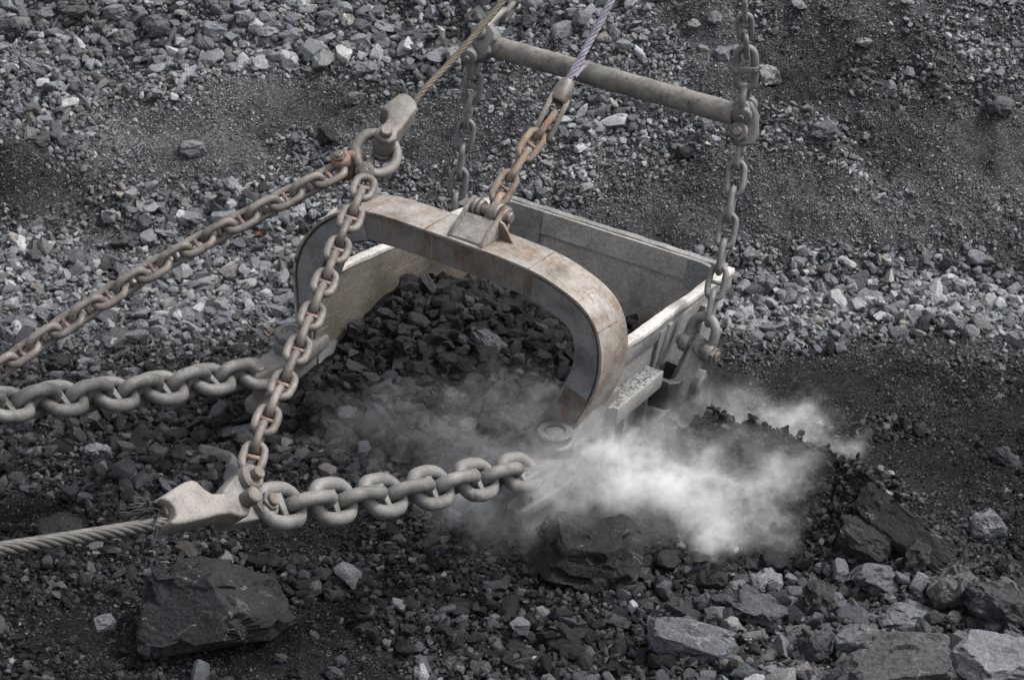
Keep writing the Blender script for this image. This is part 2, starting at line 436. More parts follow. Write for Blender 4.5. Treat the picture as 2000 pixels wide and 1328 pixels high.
# ------------------------------------------------------------------ terrain
def seg_dist(x, y, pts):
    """distance to a polyline and signed side (positive = camera side)"""
    best = np.full(np.shape(x), 1e9); h = np.zeros(np.shape(x)); sy = np.zeros(np.shape(x))
    for (x0, y0, h0), (x1, y1, h1) in zip(pts, pts[1:]):
        dx, dy = x1 - x0, y1 - y0
        t = np.clip(((x - x0) * dx + (y - y0) * dy) / (dx * dx + dy * dy), 0, 1)
        qx, qy = x0 + t * dx, y0 + t * dy
        d = np.hypot(x - qx, y - qy)
        m = d < best
        best = np.where(m, d, best); h = np.where(m, h0 + t * (h1 - h0), h); sy = np.where(m, qy - y, sy)
    return best, h, sy
MOUND = [(1.0, -1.35, 0.34), (1.40, -1.25, 0.70), (1.85, -1.20, 0.80), (2.35, -1.26, 0.72), (2.72, -1.48, 0.62), (2.98, -1.70, 0.52), (3.18, -1.70, 0.66), (3.55, -2.10, 0.50), (3.9, -2.5, 0.22), (4.2, -2.9, 0.08)]
def bucket_local(x, y):
    dx, dy = x - BO.x, y - BO.y
    return dx * BX.x + dy * BX.y, dx * BY.x + dy * BY.y
def terrain(x, y, fine=True):
    x = np.asarray(x, float); y = np.asarray(y, float)
    k = sstep(-2.0, 2.6, x)
    foot = 3.7 + (2.5 - 3.7) * k + 0.5 * fbm2(x * 0.5, y * 0 + 3.3, 5, 3)
    slope = 0.34 + (0.56 - 0.34) * k
    s = y - foot
    h = np.where(s > 0, s * slope * sstep(0, 0.9, s) , 0.0)
    s2 = y - 6.9
    h = h + np.where(s2 > 0, s2 * 0.34 * (1 - k) * sstep(0, 0.8, s2), 0.0)
    h = np.where(h > 4.5, 4.5 + (h - 4.5) * 0.12, h)
    lx, ly = bucket_local(x, y)
    flat = sstep(0.2, 1.2, np.maximum(np.abs(lx) - 1.75, np.maximum(-ly - 0.6, ly - 3.3)))
    h = h + fbm2(x * 0.7, y * 0.7, 21, 3) * 0.42 * (0.15 + 0.85 * flat)
    h = h + fbm2(x * 2.6, y * 2.6, 31, 3) * 0.24 * (0.3 + 0.7 * flat)
    # spoil running out of the bucket mouth
    h = h + 0.30 * np.exp(-((lx + 0.1) / 1.35) ** 2 - ((ly + 0.75) / 0.75) ** 2)
    # hollow dug beside the left cheek and ridge of black spoil at the right
    d, mh, sy = seg_dist(x, y, MOUND)
    wdt = np.where(sy > 0, 0.66, 0.36)
    ridge = mh * np.exp(-(d / wdt) ** 2) * (1 + 0.75 * fbm2(x * 3.1, y * 3.1, 41, 4) + 0.5 * np.abs(fbm2(x * 7.5, y * 7.5, 43, 3)))
    h = np.maximum(h, ridge + h * 0.3)
    # earth bank at the left edge and a dug pocket on the right slope
    h = h + 0.45 * np.exp(-((x + 5.9) / 0.9) ** 2 - ((y - 4.9) / 0.55) ** 2)
    h = h - 0.30 * np.exp(-((x - 3.9) / 0.9) ** 2 - ((y - 5.6) / 0.35) ** 2)
    if fine:
        h = h + fbm2(x * 9, y * 9, 51, 4) * 0.075 + fbm2(x * 34, y * 34, 61, 2) * 0.014
    inside = (np.abs(lx) < 1.5) & (ly > 0.5) & (ly < 3.2)
    return np.where(inside, np.minimum(h, 0.06), h)
def tone_map(x, y):
    """how pale and dry the broken stone is: black fresh spoil round the bucket, dry talus behind"""
    x = np.asarray(x, float); y = np.asarray(y, float)
    t = 0.18 + 0.43 * sstep(0.3, 2.7, y + 0.5 * fbm2(x * 0.6, y * 0.6, 71, 3) - 0.12 * np.abs(x) * (x < 0) * 0)
    d, mh, sy = seg_dist(x, y, MOUND)
    t = t - 0.02 * np.exp(-(d / 0.6) ** 2)
    t = t + 0.10 * np.exp(-((y - 2.3) / 0.55) ** 2) * sstep(1.5, 2.6, x)       # pale band of stone at the foot of the slope
    t = t + 0.17 * sstep(1.4, 3.0, x) * sstep(-2.4, -3.2, y)
    t = t + 0.30 * fbm2(x * 0.9, y * 0.9, 81, 4) + 0.26 * fbm2(x * 0.45 + 0.2 * y, y * 1.5, 85, 5)
    t = t + 0.13 * np.exp(-((x - 3.3) / 1.5) ** 2 - ((y - 0.3) / 1.0) ** 2)
    t = t - 0.07 * np.exp(-((x + 0.9) / 1.6) ** 2 - ((y + 2.6) / 1.0) ** 2)
    t = t - 0.28 * np.exp(-((x - 3.9) / 1.1) ** 2 - ((y - 5.4) / 0.5) ** 2) - 0.3 * np.exp(-((x + 5.7) / 1.0) ** 2 - ((y - 4.6) / 0.6) ** 2)
    return np.clip(t, 0.03, 0.95)
def axis(lo, hi, step, far):
    a = list(np.arange(lo, hi + step / 2, step)); d = step
    up_, dn = [], []
    v = hi
    while v < far:
        d *= 1.35; v += d; up_.append(v)
    d = step; v = lo
    while v > -far:
        d *= 1.35; v -= d; dn.append(v)
    return np.array(dn[::-1] + a + up_)
gx, gy = axis(-8.2, 8.2, 0.04, 220), axis(-6.0, 11.0, 0.04, 220)
GX, GY = np.meshgrid(gx, gy, indexing='xy')
GZ = terrain(GX, GY)
far = np.maximum(np.abs(GX) - 8.2, np.maximum(-GY - 6, GY - 11))
nx, ny = len(gx), len(gy)
verts = np.stack([GX.ravel(), GY.ravel(), GZ.ravel()], 1)
idx = np.arange(nx * ny).reshape(ny, nx)
quads = np.stack([idx[:-1, :-1].ravel(), idx[:-1, 1:].ravel(), idx[1:, 1:].ravel(), idx[1:, :-1].ravel()], 1)
def np_mesh(name, verts, quads, mat, smooth=True):
    me = bpy.data.meshes.new(name)
    k = quads.shape[1]
    me.vertices.add(len(verts)); me.vertices.foreach_set('co', verts.astype(np.float32).ravel())
    me.loops.add(quads.size); me.loops.foreach_set('vertex_index', quads.astype(np.int32).ravel())
    me.polygons.add(len(quads)); me.polygons.foreach_set('loop_start', np.arange(0, quads.size, k, dtype=np.int32))
    me.polygons.foreach_set('loop_total', np.full(len(quads), k, np.int32))
    me.polygons.foreach_set('use_smooth', np.full(len(quads), smooth))
    me.update(calc_edges=True)
    if mat: me.materials.append(mat)
    return me
def set_tone(me, t):
    a = me.attributes.new('tone', 'FLOAT', 'POINT'); a.data.foreach_set('value', np.asarray(t, np.float32).ravel())
gme = np_mesh('ground', verts, quads, M['dirt'])
set_tone(gme, tone_map(GX, GY) * 0.8)
ground = link_mesh('ground', gme, None); tag(ground, 'dark broken quarry floor rising to a grey slope behind the bucket', 'ground', kind='structure')

# heap of spoil in the bucket (local bucket coordinates)
def heap_z(X, Y):
    X = np.asarray(X, float); Y = np.asarray(Y, float)
    z = 0.34 + 0.06 * sstep(1.2, 0.2, Y) + 0.60 * np.exp(-((X + 0.55) / 1.15) ** 2 - ((Y - 1.55) / 0.85) ** 2)
    z = z + 0.22 * np.exp(-((X + 1.3) / 0.5) ** 2 - ((Y - 1.1) / 0.8) ** 2)
    z = z + 0.30 * np.exp(-((X - 0.9) / 0.7) ** 2 - ((Y - 1.5) / 0.8) ** 2)
    z = z + 0.12 * np.exp(-((X - 0.9) / 0.8) ** 2 - ((Y - 2.7) / 0.5) ** 2)
    z = z + 0.10 * fbm2(X * 2.2 + 5, Y * 2.2, 91, 4) + 0.05 * fbm2(X * 11, Y * 11, 95, 3)
    return z - 0.55 * sstep(-0.2, -1.1, Y)
hx, hy = np.arange(-1.50, 1.485, 0.03), np.arange(-1.1, 3.0, 0.03)
HX, HY = np.meshgrid(hx, hy, indexing='xy')
w_at = 1.52 - 0.10 * np.clip(HY / 3.0, 0, 1)
HX = HX * w_at / 1.52
HZ = heap_z(HX, HY)
i2 = np.arange(HX.size).reshape(HX.shape)
hq = np.stack([i2[:-1, :-1].ravel(), i2[:-1, 1:].ravel(), i2[1:, 1:].ravel(), i2[1:, :-1].ravel()], 1)
hv = np.stack([HX.ravel(), HY.ravel(), HZ.ravel()], 1)
hme = np_mesh('spoil_heap', hv, hq, M['dirt'])
set_tone(hme, np.full(HX.size, 0.06))
heap = link_mesh('spoil_heap', hme, None, matrix=BM)
tag(heap, 'heap of black broken spoil filling the bucket', 'spoil heap', kind='stuff')

def surface(x, y):
    """visible ground or heap height at world x, y"""
    z = terrain(x, y)
    lx, ly = bucket_local(np.asarray(x, float), np.asarray(y, float))
    inb = (np.abs(lx) < 1.5 - 0.1 * np.clip(ly / 3, 0, 1)) & (ly > -1.1) & (ly < 2.97)
    return np.where(inb, np.maximum(z, heap_z(lx, ly)), z), inb
def hit(px, py):
    """march a photo ray to the ground"""
    v = ray(px, py)
    ts = np.linspace(14, 42, 1400)
    X = CAM.x + v.x * ts; Y = CAM.y + v.y * ts; Z = CAM.z + v.z * ts
    S, _ = surface(X, Y)
    k = np.argmax(Z < S)
    return Vector((X[k], Y[k], S[k])), ts[k]

# ------------------------------------------------------------------ rocks
def ico(sub):
    bm = bmesh.new(); bmesh.ops.create_icosphere(bm, subdivisions=sub, radius=1.0)
    v = np.array([q.co[:] for q in bm.verts]); f = np.array([[q.index for q in ff.verts] for ff in bm.faces]); bm.free()
    return v, f
ICO = {k: ico(k) for k in (2, 3, 4, 5, 6)}
def rock_mesh(name, seed, sub=4, planes=13, dims=(1, 1, 1), rough=0.045, mat=None, lumpy=0.12, cut=(0.52, 0.86), shape=None):
    r = np.random.default_rng(seed)
    v, f = ICO[sub]
    v = v * 1.15
    hand0 = shape is not None
    if shape is None and r.random() < 0.6:            # blocky stones: six jittered faces first
        shape = [tuple(np.array(a) + r.normal(0, 0.2, 3)) + (r.uniform(0.48, 0.66),) for a in ((1, 0, 0), (-1, 0, 0), (0, 1, 0), (0, -1, 0), (0, 0, 1), (0, 0, -1))]
    hand = hand0
    shape = list(shape or [])
    for k in range(planes + len(shape) + 6):
        if k < len(shape):
            nrm = np.array(shape[k][:3], float); d = shape[k][3]
        else:
            nrm = r.normal(size=3); d = r.uniform(*cut) + (0.08 if shape else 0.0)
        nrm /= np.linalg.norm(nrm)
        s = v @ nrm - d
        v = np.where(s[:, None] > 0, v - s[:, None] * nrm, v)
    # conchoidal chips knocked off edges and faces
    R0 = {4: 0.42, 5: 0.36, 6: 0.34}.get(sub, 0.5)
    for k in range(80 if hand else {3: 6, 4: 34, 5: 80, 6: 110}.get(sub, 0)):
        s0 = v[r.integers(len(v))]
        nrm = s0 / (np.linalg.norm(s0) + 1e-9) + r.normal(0, 0.55, 3); nrm /= np.linalg.norm(nrm)
        rel = v - s0
        dd = np.linalg.norm(rel, axis=1)
        rr_ = R0 * r.uniform(0.3, 1.0) * (0.7 if hand else 1.0)
        off = rel @ nrm + r.uniform(0.0, 0.05)
        m_ = (dd < rr_) & (off > 0)
        v[m_] -= off[m_, None] * nrm * r.uniform(0.6, 1.0)
    nn = v / np.linalg.norm(v, axis=1, keepdims=True)
    v = v * (1 + lumpy * fbm3(nn * 1.7 + 11, seed % 97, 2)[:, None])
    # broken bedding steps and pitting
    v = v + nn * (rough * fbm3(v * 4.5 + 40, seed % 89, 4)[:, None]) + nn * (rough * 0.5 * np.abs(fbm3(v * 13 + 3, seed % 71, 3))[:, None])
    q = r.normal(size=3); q /= np.linalg.norm(q)
    st = v @ q * 3.1 + 2.6 * fbm3(v * 1.3, seed % 53, 3)
    v = v + nn * (0.03 * (vnoise2(np.floor(st), st * 0 + seed, 7) - 0.5))[:, None]
    ext = v.max(0) - v.min(0)
    v = (v - (v.max(0) + v.min(0)) / 2) / ext * np.array(dims)
    return np_mesh(name, v, f, mat, smooth=False)
def chip_mesh(name, seed):
    r = np.random.default_rng(seed)
    bm = bmesh.new()
    for k in range(r.integers(8, 13)):
        p = r.uniform(-1, 1, 3); p = p / max(np.abs(p).max(), 1e-6) * r.uniform(0.75, 1)
        bm.verts.new(p * np.array([1, r.uniform(0.6, 1), r.uniform(0.45, 0.85)]) * 0.5)
    o = bmesh.ops.convex_hull(bm, input=bm.verts)
    bmesh.ops.delete(bm, geom=[g for g in o['geom_interior'] if isinstance(g, bmesh.types.BMVert)], context='VERTS')
    bmesh.ops.recalc_face_normals(bm, faces=bm.faces)
    me = bpy.data.meshes.new(name); bm.to_mesh(me); bm.free(); me.materials.append(M['stone'])
    return me

PROTO = []
for k in range(18):
    r = np.random.default_rng(500 + k)
    PROTO.append(rock_mesh('rock_%d' % k, 300 + k, 4, int(r.integers(9, 15)), (1, r.uniform(0.62, 0.95), r.uniform(0.45, 0.8)), 0.05, M['rock'], cut=(0.5, 0.8)))

taken = []          # (x, y, r) of placed rocks
def clear_of_bucket(p, r):
    X, Y, Z = toB(p)
    if -0.7 < Y < 3.4 and 1.45 - r < abs(X) < 2.0 + r: return False
    if 2.95 - r < Y < 3.5 + r and abs(X) < 1.8: return False
    return True
def free(p, r, k=0.75):
    return all((p.x - x) ** 2 + (p.y - y) ** 2 > (k * (r + q)) ** 2 for x, y, q in taken)
def put_rock(px, py, wpx, hpx, tone, label, group=None, cat='rock', hero=0, rot=None, dims=None, tilt=None, name='rock', sink=0.28, seed=None, planes=12, cut=(0.5, 0.8), shape=None):
    """px, py: centre of the rock in the photo; wpx, hpx: its size there"""
    p, t = hit(px, py + hpx * 0.28)
    ppm = FPX / (p - CAM).dot(FWD)
    w = wpx / ppm
    hh = hpx / ppm
    z = max(0.3 * w, min(hh * 0.85, w * 1.3)) if dims is None else dims[2]
    d = dims or (w, w * random.uniform(0.65, 0.95), z)
    seed = seed or random.randrange(10000)
    if hero:
        me = rock_mesh(name, seed, hero, planes, d, 0.11 if shape is None else 0.075, M['boulder'], cut=cut, shape=shape)
        o = link_mesh(name, me, None)
    else:
        o = link_mesh(name, PROTO[seed % len(PROTO)], None)
        o.scale = (d[0], d[0], d[0] * min(1.5, d[2] / d[0] / 0.62))
    o.location = p + Vector((0, 0, d[2] * (0.5 - sink)))
    if tilt is None: tilt = (random.uniform(-0.25, 0.25), random.uniform(-0.25, 0.25))
    o.rotation_euler = (tilt[0], tilt[1], rot if rot is not None else random.uniform(0, 6.28))
    o.color = (tone, tone, tone, 1)
    tag(o, label, cat, group)
    taken.append((p.x, p.y, w * 0.5))
    return o

HERO = [
 # px, py, w, h, tone, hero, rot, dims(m), tilt, label
 (428, 1190, 290, 190, 0.17, 6, 0.25, (1.38, 1.0, 0.98), (0.35, 0.28), 'large dark wedge-shaped boulder below the drag rope socket', 12, 7),
 (1155, 1075, 210, 150, 0.08, 6, 0.5, (1.10, 0.85, 0.62), (0.1, 0.3), 'big black boulder standing half in the dust below the right hitch', 23, 8),
 (1770, 1010, 240, 150, 0.10, 6, -0.66, (1.15, 0.42, 0.30), (0.5, 0.40), 'long black slab leaning down the spoil ridge right of the dust', 31, 9),
 (1690, 1050, 130, 75, 0.14, 5, -0.5, (0.62, 0.34, 0.22), (0.3, 0.35), 'smaller dark slab poking out just under the long leaning slab', 44, 9),
 (1735, 1292, 260, 95, 0.36, 6, 0.10, (1.16, 0.55, 0.52), (0.2, -0.05), 'long veined boulder at the bottom edge, second from the right corner', 51, 10),
 (1945, 1295, 170, 90, 0.62, 6, 0.15, (0.85, 0.62, 0.40), (0.1, 0.0), 'pale flat-topped slab in the bottom right corner', 63, 8),
 (1350, 1243, 180, 85, 0.43, 6, -0.25, (0.80, 0.46, 0.36), (0.12, 0.18), 'grey sloping slab near the bottom, below the white dust', 77, 8),
 (1850, 1132, 115, 130, 0.38, 6, 0.5, (0.50, 0.46, 0.52), (0.2, 0.4), 'tall blocky white-flecked boulder above the long bottom boulder', 82, 8),
 (1950, 1178, 150, 100, 0.27, 6, -0.45, (0.72, 0.42, 0.40), (0.1, 0.3), 'dark white-veined block at the right edge', 95, 8),
 (1712, 1125, 105, 75, 0.44, 5, 0.35, (0.48, 0.36, 0.30), (0.2, 0.15), 'striped grey rock left of the tall blocky boulder', 101, 9),
 (1590, 1168, 66, 85, 0.24, 5, 0.2, (0.31, 0.28, 0.40), (0.0, 0.15), 'dark upright stone standing below the spoil ridge', 113, 7),
 (1775, 1203, 140, 62, 0.52, 5, 0.1, (0.64, 0.42, 0.26), (0.05, 0.0), 'pale crusty flat rock between the veined boulders at lower right', 124, 9),
 (1785, 1085, 70, 65, 0.24, 5, 0.7, (0.33, 0.30, 0.30), (0.1, 0.0), 'squarish dark block at the foot of the leaning slab', 131, 7),
 (1497, 1140, 75, 45, 0.55, 5, 0.3, (0.36, 0.26, 0.22), (0.2, 0.2), 'pale rough rock just below the dust, right of centre', 142, 9),
 (1470, 1185, 130, 60, 0.33, 5, -0.4, (0.60, 0.32, 0.26), (0.2, 0.25), 'long grey rock sloping under the pale rough one', 152, 8),
 (1670, 1250, 90, 50, 0.47, 5, 0.2, (0.42, 0.30, 0.28), (0.2, 0.1), 'grey peaked rock resting behind the long bottom boulder', 163, 8),
 (1925, 1020, 75, 62, 0.55, 5, 0.3, (0.36, 0.30, 0.30), (0.2, 0.2), 'pale lumpy rock near the right edge, right of the leaning slab', 171, 10),
 (1965, 890, 80, 45, 0.22, 5, -0.6, (0.40, 0.2, 0.16), (0.2, 0.3), 'narrow dark slab at the right edge beyond the spoil ridge', 183, 8),
 (1595, 1258, 85, 80, 0.30, 5, 0.8, (0.40, 0.34, 0.36), (0.1, 0.2), 'dark rough rock left of the long bottom boulder', 191, 9),
 (712, 131, 62, 36, 0.50, 5, 0.3, (0.34, 0.24, 0.17), (0.1, 0.05), 'bluish flat slab above the dump rope socket', 203, 7),
 (692, 187, 50, 40, 0.50, 5, 0.9, (0.27, 0.22, 0.2), (0.1, 0.1), 'bluish block lying left of the dump rope socket', 211, 7),
 (640, 262, 50, 55, 0.20, 5, 0.5, (0.27, 0.24, 0.27), (0.2, 0.2), 'dark block in the small clump above the ring', 222, 8),
 (378, 287, 60, 40, 0.62, 5, 0.1, (0.33, 0.25, 0.19), (0.05, 0.05), 'square pale block on the gravel slope at left', 233, 7),
 (250, 468, 75, 45, 0.30, 5, 0.2, (0.38, 0.28, 0.22), (0.2, 0.2), 'dark overhanging rock above the rusty-studded diagonal chain', 241, 8),
 (1338, 301, 44, 36, 0.16, 5, 0.4, (0.24, 0.2, 0.18), (0.1, 0.1), 'lone black rock on the slope under the spreader bar', 252, 7),
 (1607, 258, 58, 30, 0.40, 5, 0.1, (0.31, 0.22, 0.16), (0.1, 0.0), 'flat dark-faced block on the slope right of the spreader bar', 263, 7),
 (1955, 207, 58, 48, 0.42, 5, 0.6, (0.32, 0.24, 0.24), (0.3, 0.2), 'angular grey boulder high on the slope near the right edge', 272, 8),
 (1502, 146, 52, 48, 0.78, 5, 0.5, (0.28, 0.24, 0.24), (0.2, 0.1), 'pale whitish rock right of the upper hoist chain', 281, 9),
 (818, 62, 95, 36, 0.45, 5, 0.2, (0.52, 0.3, 0.2), (0.1, 0.0), 'long flat rock at the top, left of the wire rope', 292, 8),
 (485, 36, 62, 38, 0.66, 5, 0.2, (0.33, 0.28, 0.2), (0.1, 0.0), 'pale rounded rock in the top left rubble', 301, 11),
 (305, 46, 65, 50, 0.45, 5, 0.3, (0.36, 0.3, 0.28), (0.1, 0.1), 'dark purplish lump in the top left rubble', 312, 11),
 (238, 76, 44, 46, 0.48, 5, 0.7, (0.25, 0.24, 0.26), (0.1, 0.1), 'bluish pentagon-shaped block in the top left rubble', 325, 7),
 (22, 56, 62, 60, 0.30, 5, 0.4, (0.36, 0.3, 0.32), (0.2, 0.2), 'brownish boulder at the top left edge', 331, 8),
 (150, 20, 66, 34, 0.40, 5, 0.1, (0.36, 0.25, 0.2), (0.1, 0.0), 'flat-sided grey block near the top left corner', 342, 7),
 (1495, 542, 62, 36, 0.52, 5, 0.2, (0.32, 0.25, 0.2), (0.1, 0.0), 'flat-topped block right of the bucket corner', 351, 7),
 (1870, 560, 44, 42, 0.60, 5, 0.5, (0.22, 0.2, 0.22), (0.2, 0.1), 'striped pale rock at the foot of the right slope', 362, 8),
 (1925, 622, 62, 34, 0.62, 5, 0.3, (0.31, 0.24, 0.19), (0.1, 0.0), 'bluish flat block in the pale stone band near the right edge', 371, 7),
 (240, 662, 105, 40, 0.38, 5, 0.15, (0.50, 0.40, 0.14), (0.05, 0.05), 'flat layered slab above the left drag chain', 382, 8),
 (118, 705, 52, 46, 0.16, 5, 0.3, (0.26, 0.24, 0.22), (0.1, 0.1), 'round black rock between the two chains at left', 394, 12),
 (112, 1033, 110, 46, 0.12, 5, 0.2, (0.48, 0.4, 0.2), (0.1, 0.05), 'black humped boulder just behind the drag rope', 403, 9),
 (192, 880, 62, 52, 0.52, 5, 0.5, (0.29, 0.22, 0.22), (0.3, 0.2), 'pale jagged rock above the drag rope', 411, 7),
 (205, 1215, 52, 34, 0.60, 5, 0.4, (0.23, 0.2, 0.14), (0.1, 0.1), 'small pale stone left of the large wedge-shaped boulder', 421, 9),
 (796, 675, 58, 62, 0.13, 5, 0.3, (0.27, 0.25, 0.27), (0.1, 0.1), 'rounded black block in the middle of the heap in the bucket', 433, 8),
 (700, 640, 48, 34, 0.17, 5, 0.3, (0.24, 0.2, 0.17), (0.1, 0.1), 'dark block on the left flank of the heap in the bucket', 441, 7),
 (955, 660, 95, 60, 0.36, 5, -0.55, (0.46, 0.26, 0.2), (0.2, 0.4), 'dusty grey slab sloping on the right flank of the heap', 452, 10),
 (888, 775, 85, 85, 0.23, 5, 0.2, (0.38, 0.32, 0.36), (0.2, 0.2), 'jagged rock where the heap spills out of the mouth', 461, 9),
 (865, 850, 62, 62, 0.30, 5, 0.8, (0.29, 0.27, 0.28), (0.2, 0.2), 'angular block in the thin dust in front of the mouth', 472, 7),
 (625, 790, 75, 60, 0.20, 5, 0.2, (0.36, 0.3, 0.28), (0.1, 0.2), 'flat-topped dark rock by the dump chain below the left cheek', 483, 8),
 (665, 845, 95, 50, 0.26, 5, -0.4, (0.44, 0.25, 0.22), (0.2, 0.3), 'long tapering rock lying in thin dust right of the dump chain', 491, 9),
]
SHAPES = {12: [(-0.25, -0.75, 0.55, 0.42), (0.75, -0.15, 0.62, 0.40), (-1, -0.1, 0.12, 0.66), (0, 1, 0.3, 0.5), (-0.35, 0.1, 1, 0.62), (0.2, -0.6, -0.5, 0.6)],
          23: [(0.1, -0.15, 1, 0.45), (-0.15, -0.95, 0.32, 0.5), (0.8, -0.35, 0.45, 0.5), (-1, -0.1, 0.3, 0.55), (0, 1, 0.2, 0.6)],
          31: [(0, -0.3, 1, 0.42), (0.1, -1, 0.2, 0.5), (1, 0, 0.3, 0.85), (-1, 0, 0.5, 0.7), (0, 1, 0.2, 0.5), (0.1, -0.8, 0.8, 0.5)],
          63: [(0, -0.1, 1, 0.4), (0, -1, 0.35, 0.6), (-1, -0.3, 0.4, 0.6)], 51: [(0, -0.45, 1, 0.45), (0, -1, 0.05, 0.5), (-1, 0, 0.5, 0.8), (1, 0, 0.2, 0.8)],
          77: [(0.1, -0.35, 1, 0.4), (0, -1, 0.1, 0.5), (-1, -0.2, 0.1, 0.7), (1, 0, 0.4, 0.75)]}
for (px, py, w_, h_, tone, hero, rot, dims, tilt, label, seed, pl) in HERO:
    shp = SHAPES.get(seed)
    if seed in (12, 23): rot, tilt = 0.0, (0.0, 0.0)
    if tone > 0.5: tone = 0.5 + (tone - 0.5) * 0.5
    put_rock(px, py, w_, h_, tone, label, cat='boulder' if w_ > 100 else 'rock', hero=hero, rot=rot, dims=dims, tilt=tilt, name='boulder' if w_ > 100 else 'rock', seed=seed, planes=pl + 4, cut=(0.5, 0.8) if shp is None else (0.62, 0.9), shape=shp)

ZONES = [
 # x0, x1, y0, y1, count, size range px, label, group
 (0, 900, 0, 128, 62, (26, 58), 'grey angular rock in the coarse rubble along the top left', 'rubble rocks along the top left'),
 (1000, 1990, 4, 120, 30, (20, 42), 'grey rock on the upper slope behind the spreader bar', 'rocks on the upper slope'),
 (10, 600, 400, 630, 44, (24, 58), 'grey rock in the rubble behind the diagonal chain', 'rocks behind the diagonal chain'),
 (1440, 1990, 500, 660, 38, (20, 46), 'pale rock in the stone band at the foot of the right slope', 'rocks at the foot of the right slope'),
 (1260, 1990, 1090, 1320, 34, (34, 80), 'dark angular rock among the boulders at the lower right', 'rocks at the lower right'),
 (10, 1230, 1060, 1320, 22, (24, 50), 'dark rock on the black foreground floor', 'rocks on the foreground floor'),
 (10, 560, 800, 1000, 22, (26, 56), 'dark rock around the drag rope and socket', 'rocks around the drag rope'),
 (640, 1080, 575, 790, 30, (22, 52), 'black rock in the heap inside the bucket', 'rocks heaped in the bucket'),
 (620, 1040, 790, 900, 16, (34, 70), 'dusty rock spilled in front of the bucket mouth', 'rocks spilled at the mouth'),
]
for (x0, x1, y0, y1, cnt, (s0, s1), label, group) in ZONES:
    got = tries = 0
    while got < cnt and tries < cnt * 30:
        tries += 1
        px, py = random.uniform(x0, x1), random.uniform(y0, y1)
        w_ = s0 + (s1 - s0) * random.random() ** 1.8
        p, t = hit(px, py)
        r = w_ / 420
        X, Y, Z = toB(p)
        inside = 'heap' in label
        if inside and not (abs(X) < 1.35 and -0.6 < Y < 2.85): continue
        if not inside and (not clear_of_bucket(p, r) or (abs(X) < 1.5 and 0.0 < Y < 3.2)): continue
        if not free(p, r): continue
        tn = float(tone_map(p.x, p.y)) + random.gauss(0.02, 0.09)
        if 'mouth' in label: tn += 0.12
        if inside: tn = 0.08 + random.random() * 0.13
        put_rock(px, py, w_, w_ * random.uniform(0.55, 0.95), max(0.06, min(0.85, tn)), label, group, 'rock')
        got += 1

# ------------------------------------------------------------------ loose stone too many to count
STONES = bpy.data.collections.new('stone_shapes')
for k in range(14):
    STONES.objects.link(bpy.data.objects.new('a_chip_%02d' % k, chip_mesh('chip_%02d' % k, 900 + k)))
for k in range(12):
    r = np.random.default_rng(700 + k)
    me = rock_mesh('cobble_%02d' % k, 600 + k, 3, int(r.integers(8, 13)), (1, r.uniform(0.6, 0.95), r.uniform(0.4, 0.8)), 0.05, M['stone'], cut=(0.45, 0.75))
    STONES.objects.link(bpy.data.objects.new('b_cobble_%02d' % k, me))
NT = bpy.data.node_groups.new('scatter_stones', 'GeometryNodeTree')
NT.interface.new_socket('Geometry', in_out='INPUT', socket_type='NodeSocketGeometry')
NT.interface.new_socket('Geometry', in_out='OUTPUT', socket_type='NodeSocketGeometry')
gi, go = NT.nodes.new('NodeGroupInput'), NT.nodes.new('NodeGroupOutput')
ci = NT.nodes.new('GeometryNodeCollectionInfo'); ci.inputs['Collection'].default_value = STONES
ci.inputs['Separate Children'].default_value = True; ci.inputs['Reset Children'].default_value = True
ip = NT.nodes.new('GeometryNodeInstanceOnPoints'); ip.inputs['Pick Instance'].default_value = True
def gattr(nm, ty):
    a = NT.nodes.new('GeometryNodeInputNamedAttribute'); a.data_type = ty; a.inputs['Name'].default_value = nm
    return a.outputs['Attribute']
e2r = NT.nodes.new('FunctionNodeEulerToRotation')
NT.links.new(gattr('rot', 'FLOAT_VECTOR'), e2r.inputs[0])
NT.links.new(gi.outputs[0], ip.inputs['Points']); NT.links.new(ci.outputs[0], ip.inputs['Instance'])
NT.links.new(gattr('idx', 'INT'), ip.inputs['Instance Index']); NT.links.new(e2r.outputs[0], ip.inputs['Rotation'])
NT.links.new(gattr('scl', 'FLOAT_VECTOR'), ip.inputs['Scale']); NT.links.new(ip.outputs[0], go.inputs[0])
def scatter(name, P, size, tone, idxs, label, cat):
    n = len(P)
    me = bpy.data.meshes.new(name)
    me.vertices.add(n); me.vertices.foreach_set('co', P.astype(np.float32).ravel())
    rot = RNG.uniform(0, 6.283, (n, 3)); rot[:, 0] = RNG.normal(0, 0.5, n); rot[:, 1] = RNG.normal(0, 0.5, n)
    scl = size[:, None] * np.stack([RNG.uniform(0.85, 1.35, n), RNG.uniform(0.75, 1.15, n), RNG.uniform(0.7, 1.1, n)], 1)
    for nm, ty, dat, key in (('rot', 'FLOAT_VECTOR', rot, 'vector'), ('scl', 'FLOAT_VECTOR', scl, 'vector'), ('tone', 'FLOAT', tone, 'value'), ('idx', 'INT', idxs, 'value')):
        a = me.attributes.new(nm, ty, 'POINT'); a.data.foreach_set(key, (dat.astype(np.int32) if ty == 'INT' else dat.astype(np.float32)).ravel())
    o = link_mesh(name, me, None)
    md = o.modifiers.new('scatter', 'NODES'); md.node_group = NT
    tag(o, label, cat, kind='stuff')
    return o
def in_view(x, y, z, mg=1.16):
    dx, dy, dz = x - CAM.x, y - CAM.y, z - CAM.z
    d = dy * FWD.y + dz * FWD.z
    u = dx / d * FPX / 1000; v = (dy * UP.y + dz * UP.z) / d * FPX / 664
    return (np.abs(u) < mg) & (np.abs(v) < mg)
TX = np.array([t[0] for t in taken]); TY = np.array([t[1] for t in taken]); TR = np.array([t[2] for t in taken])
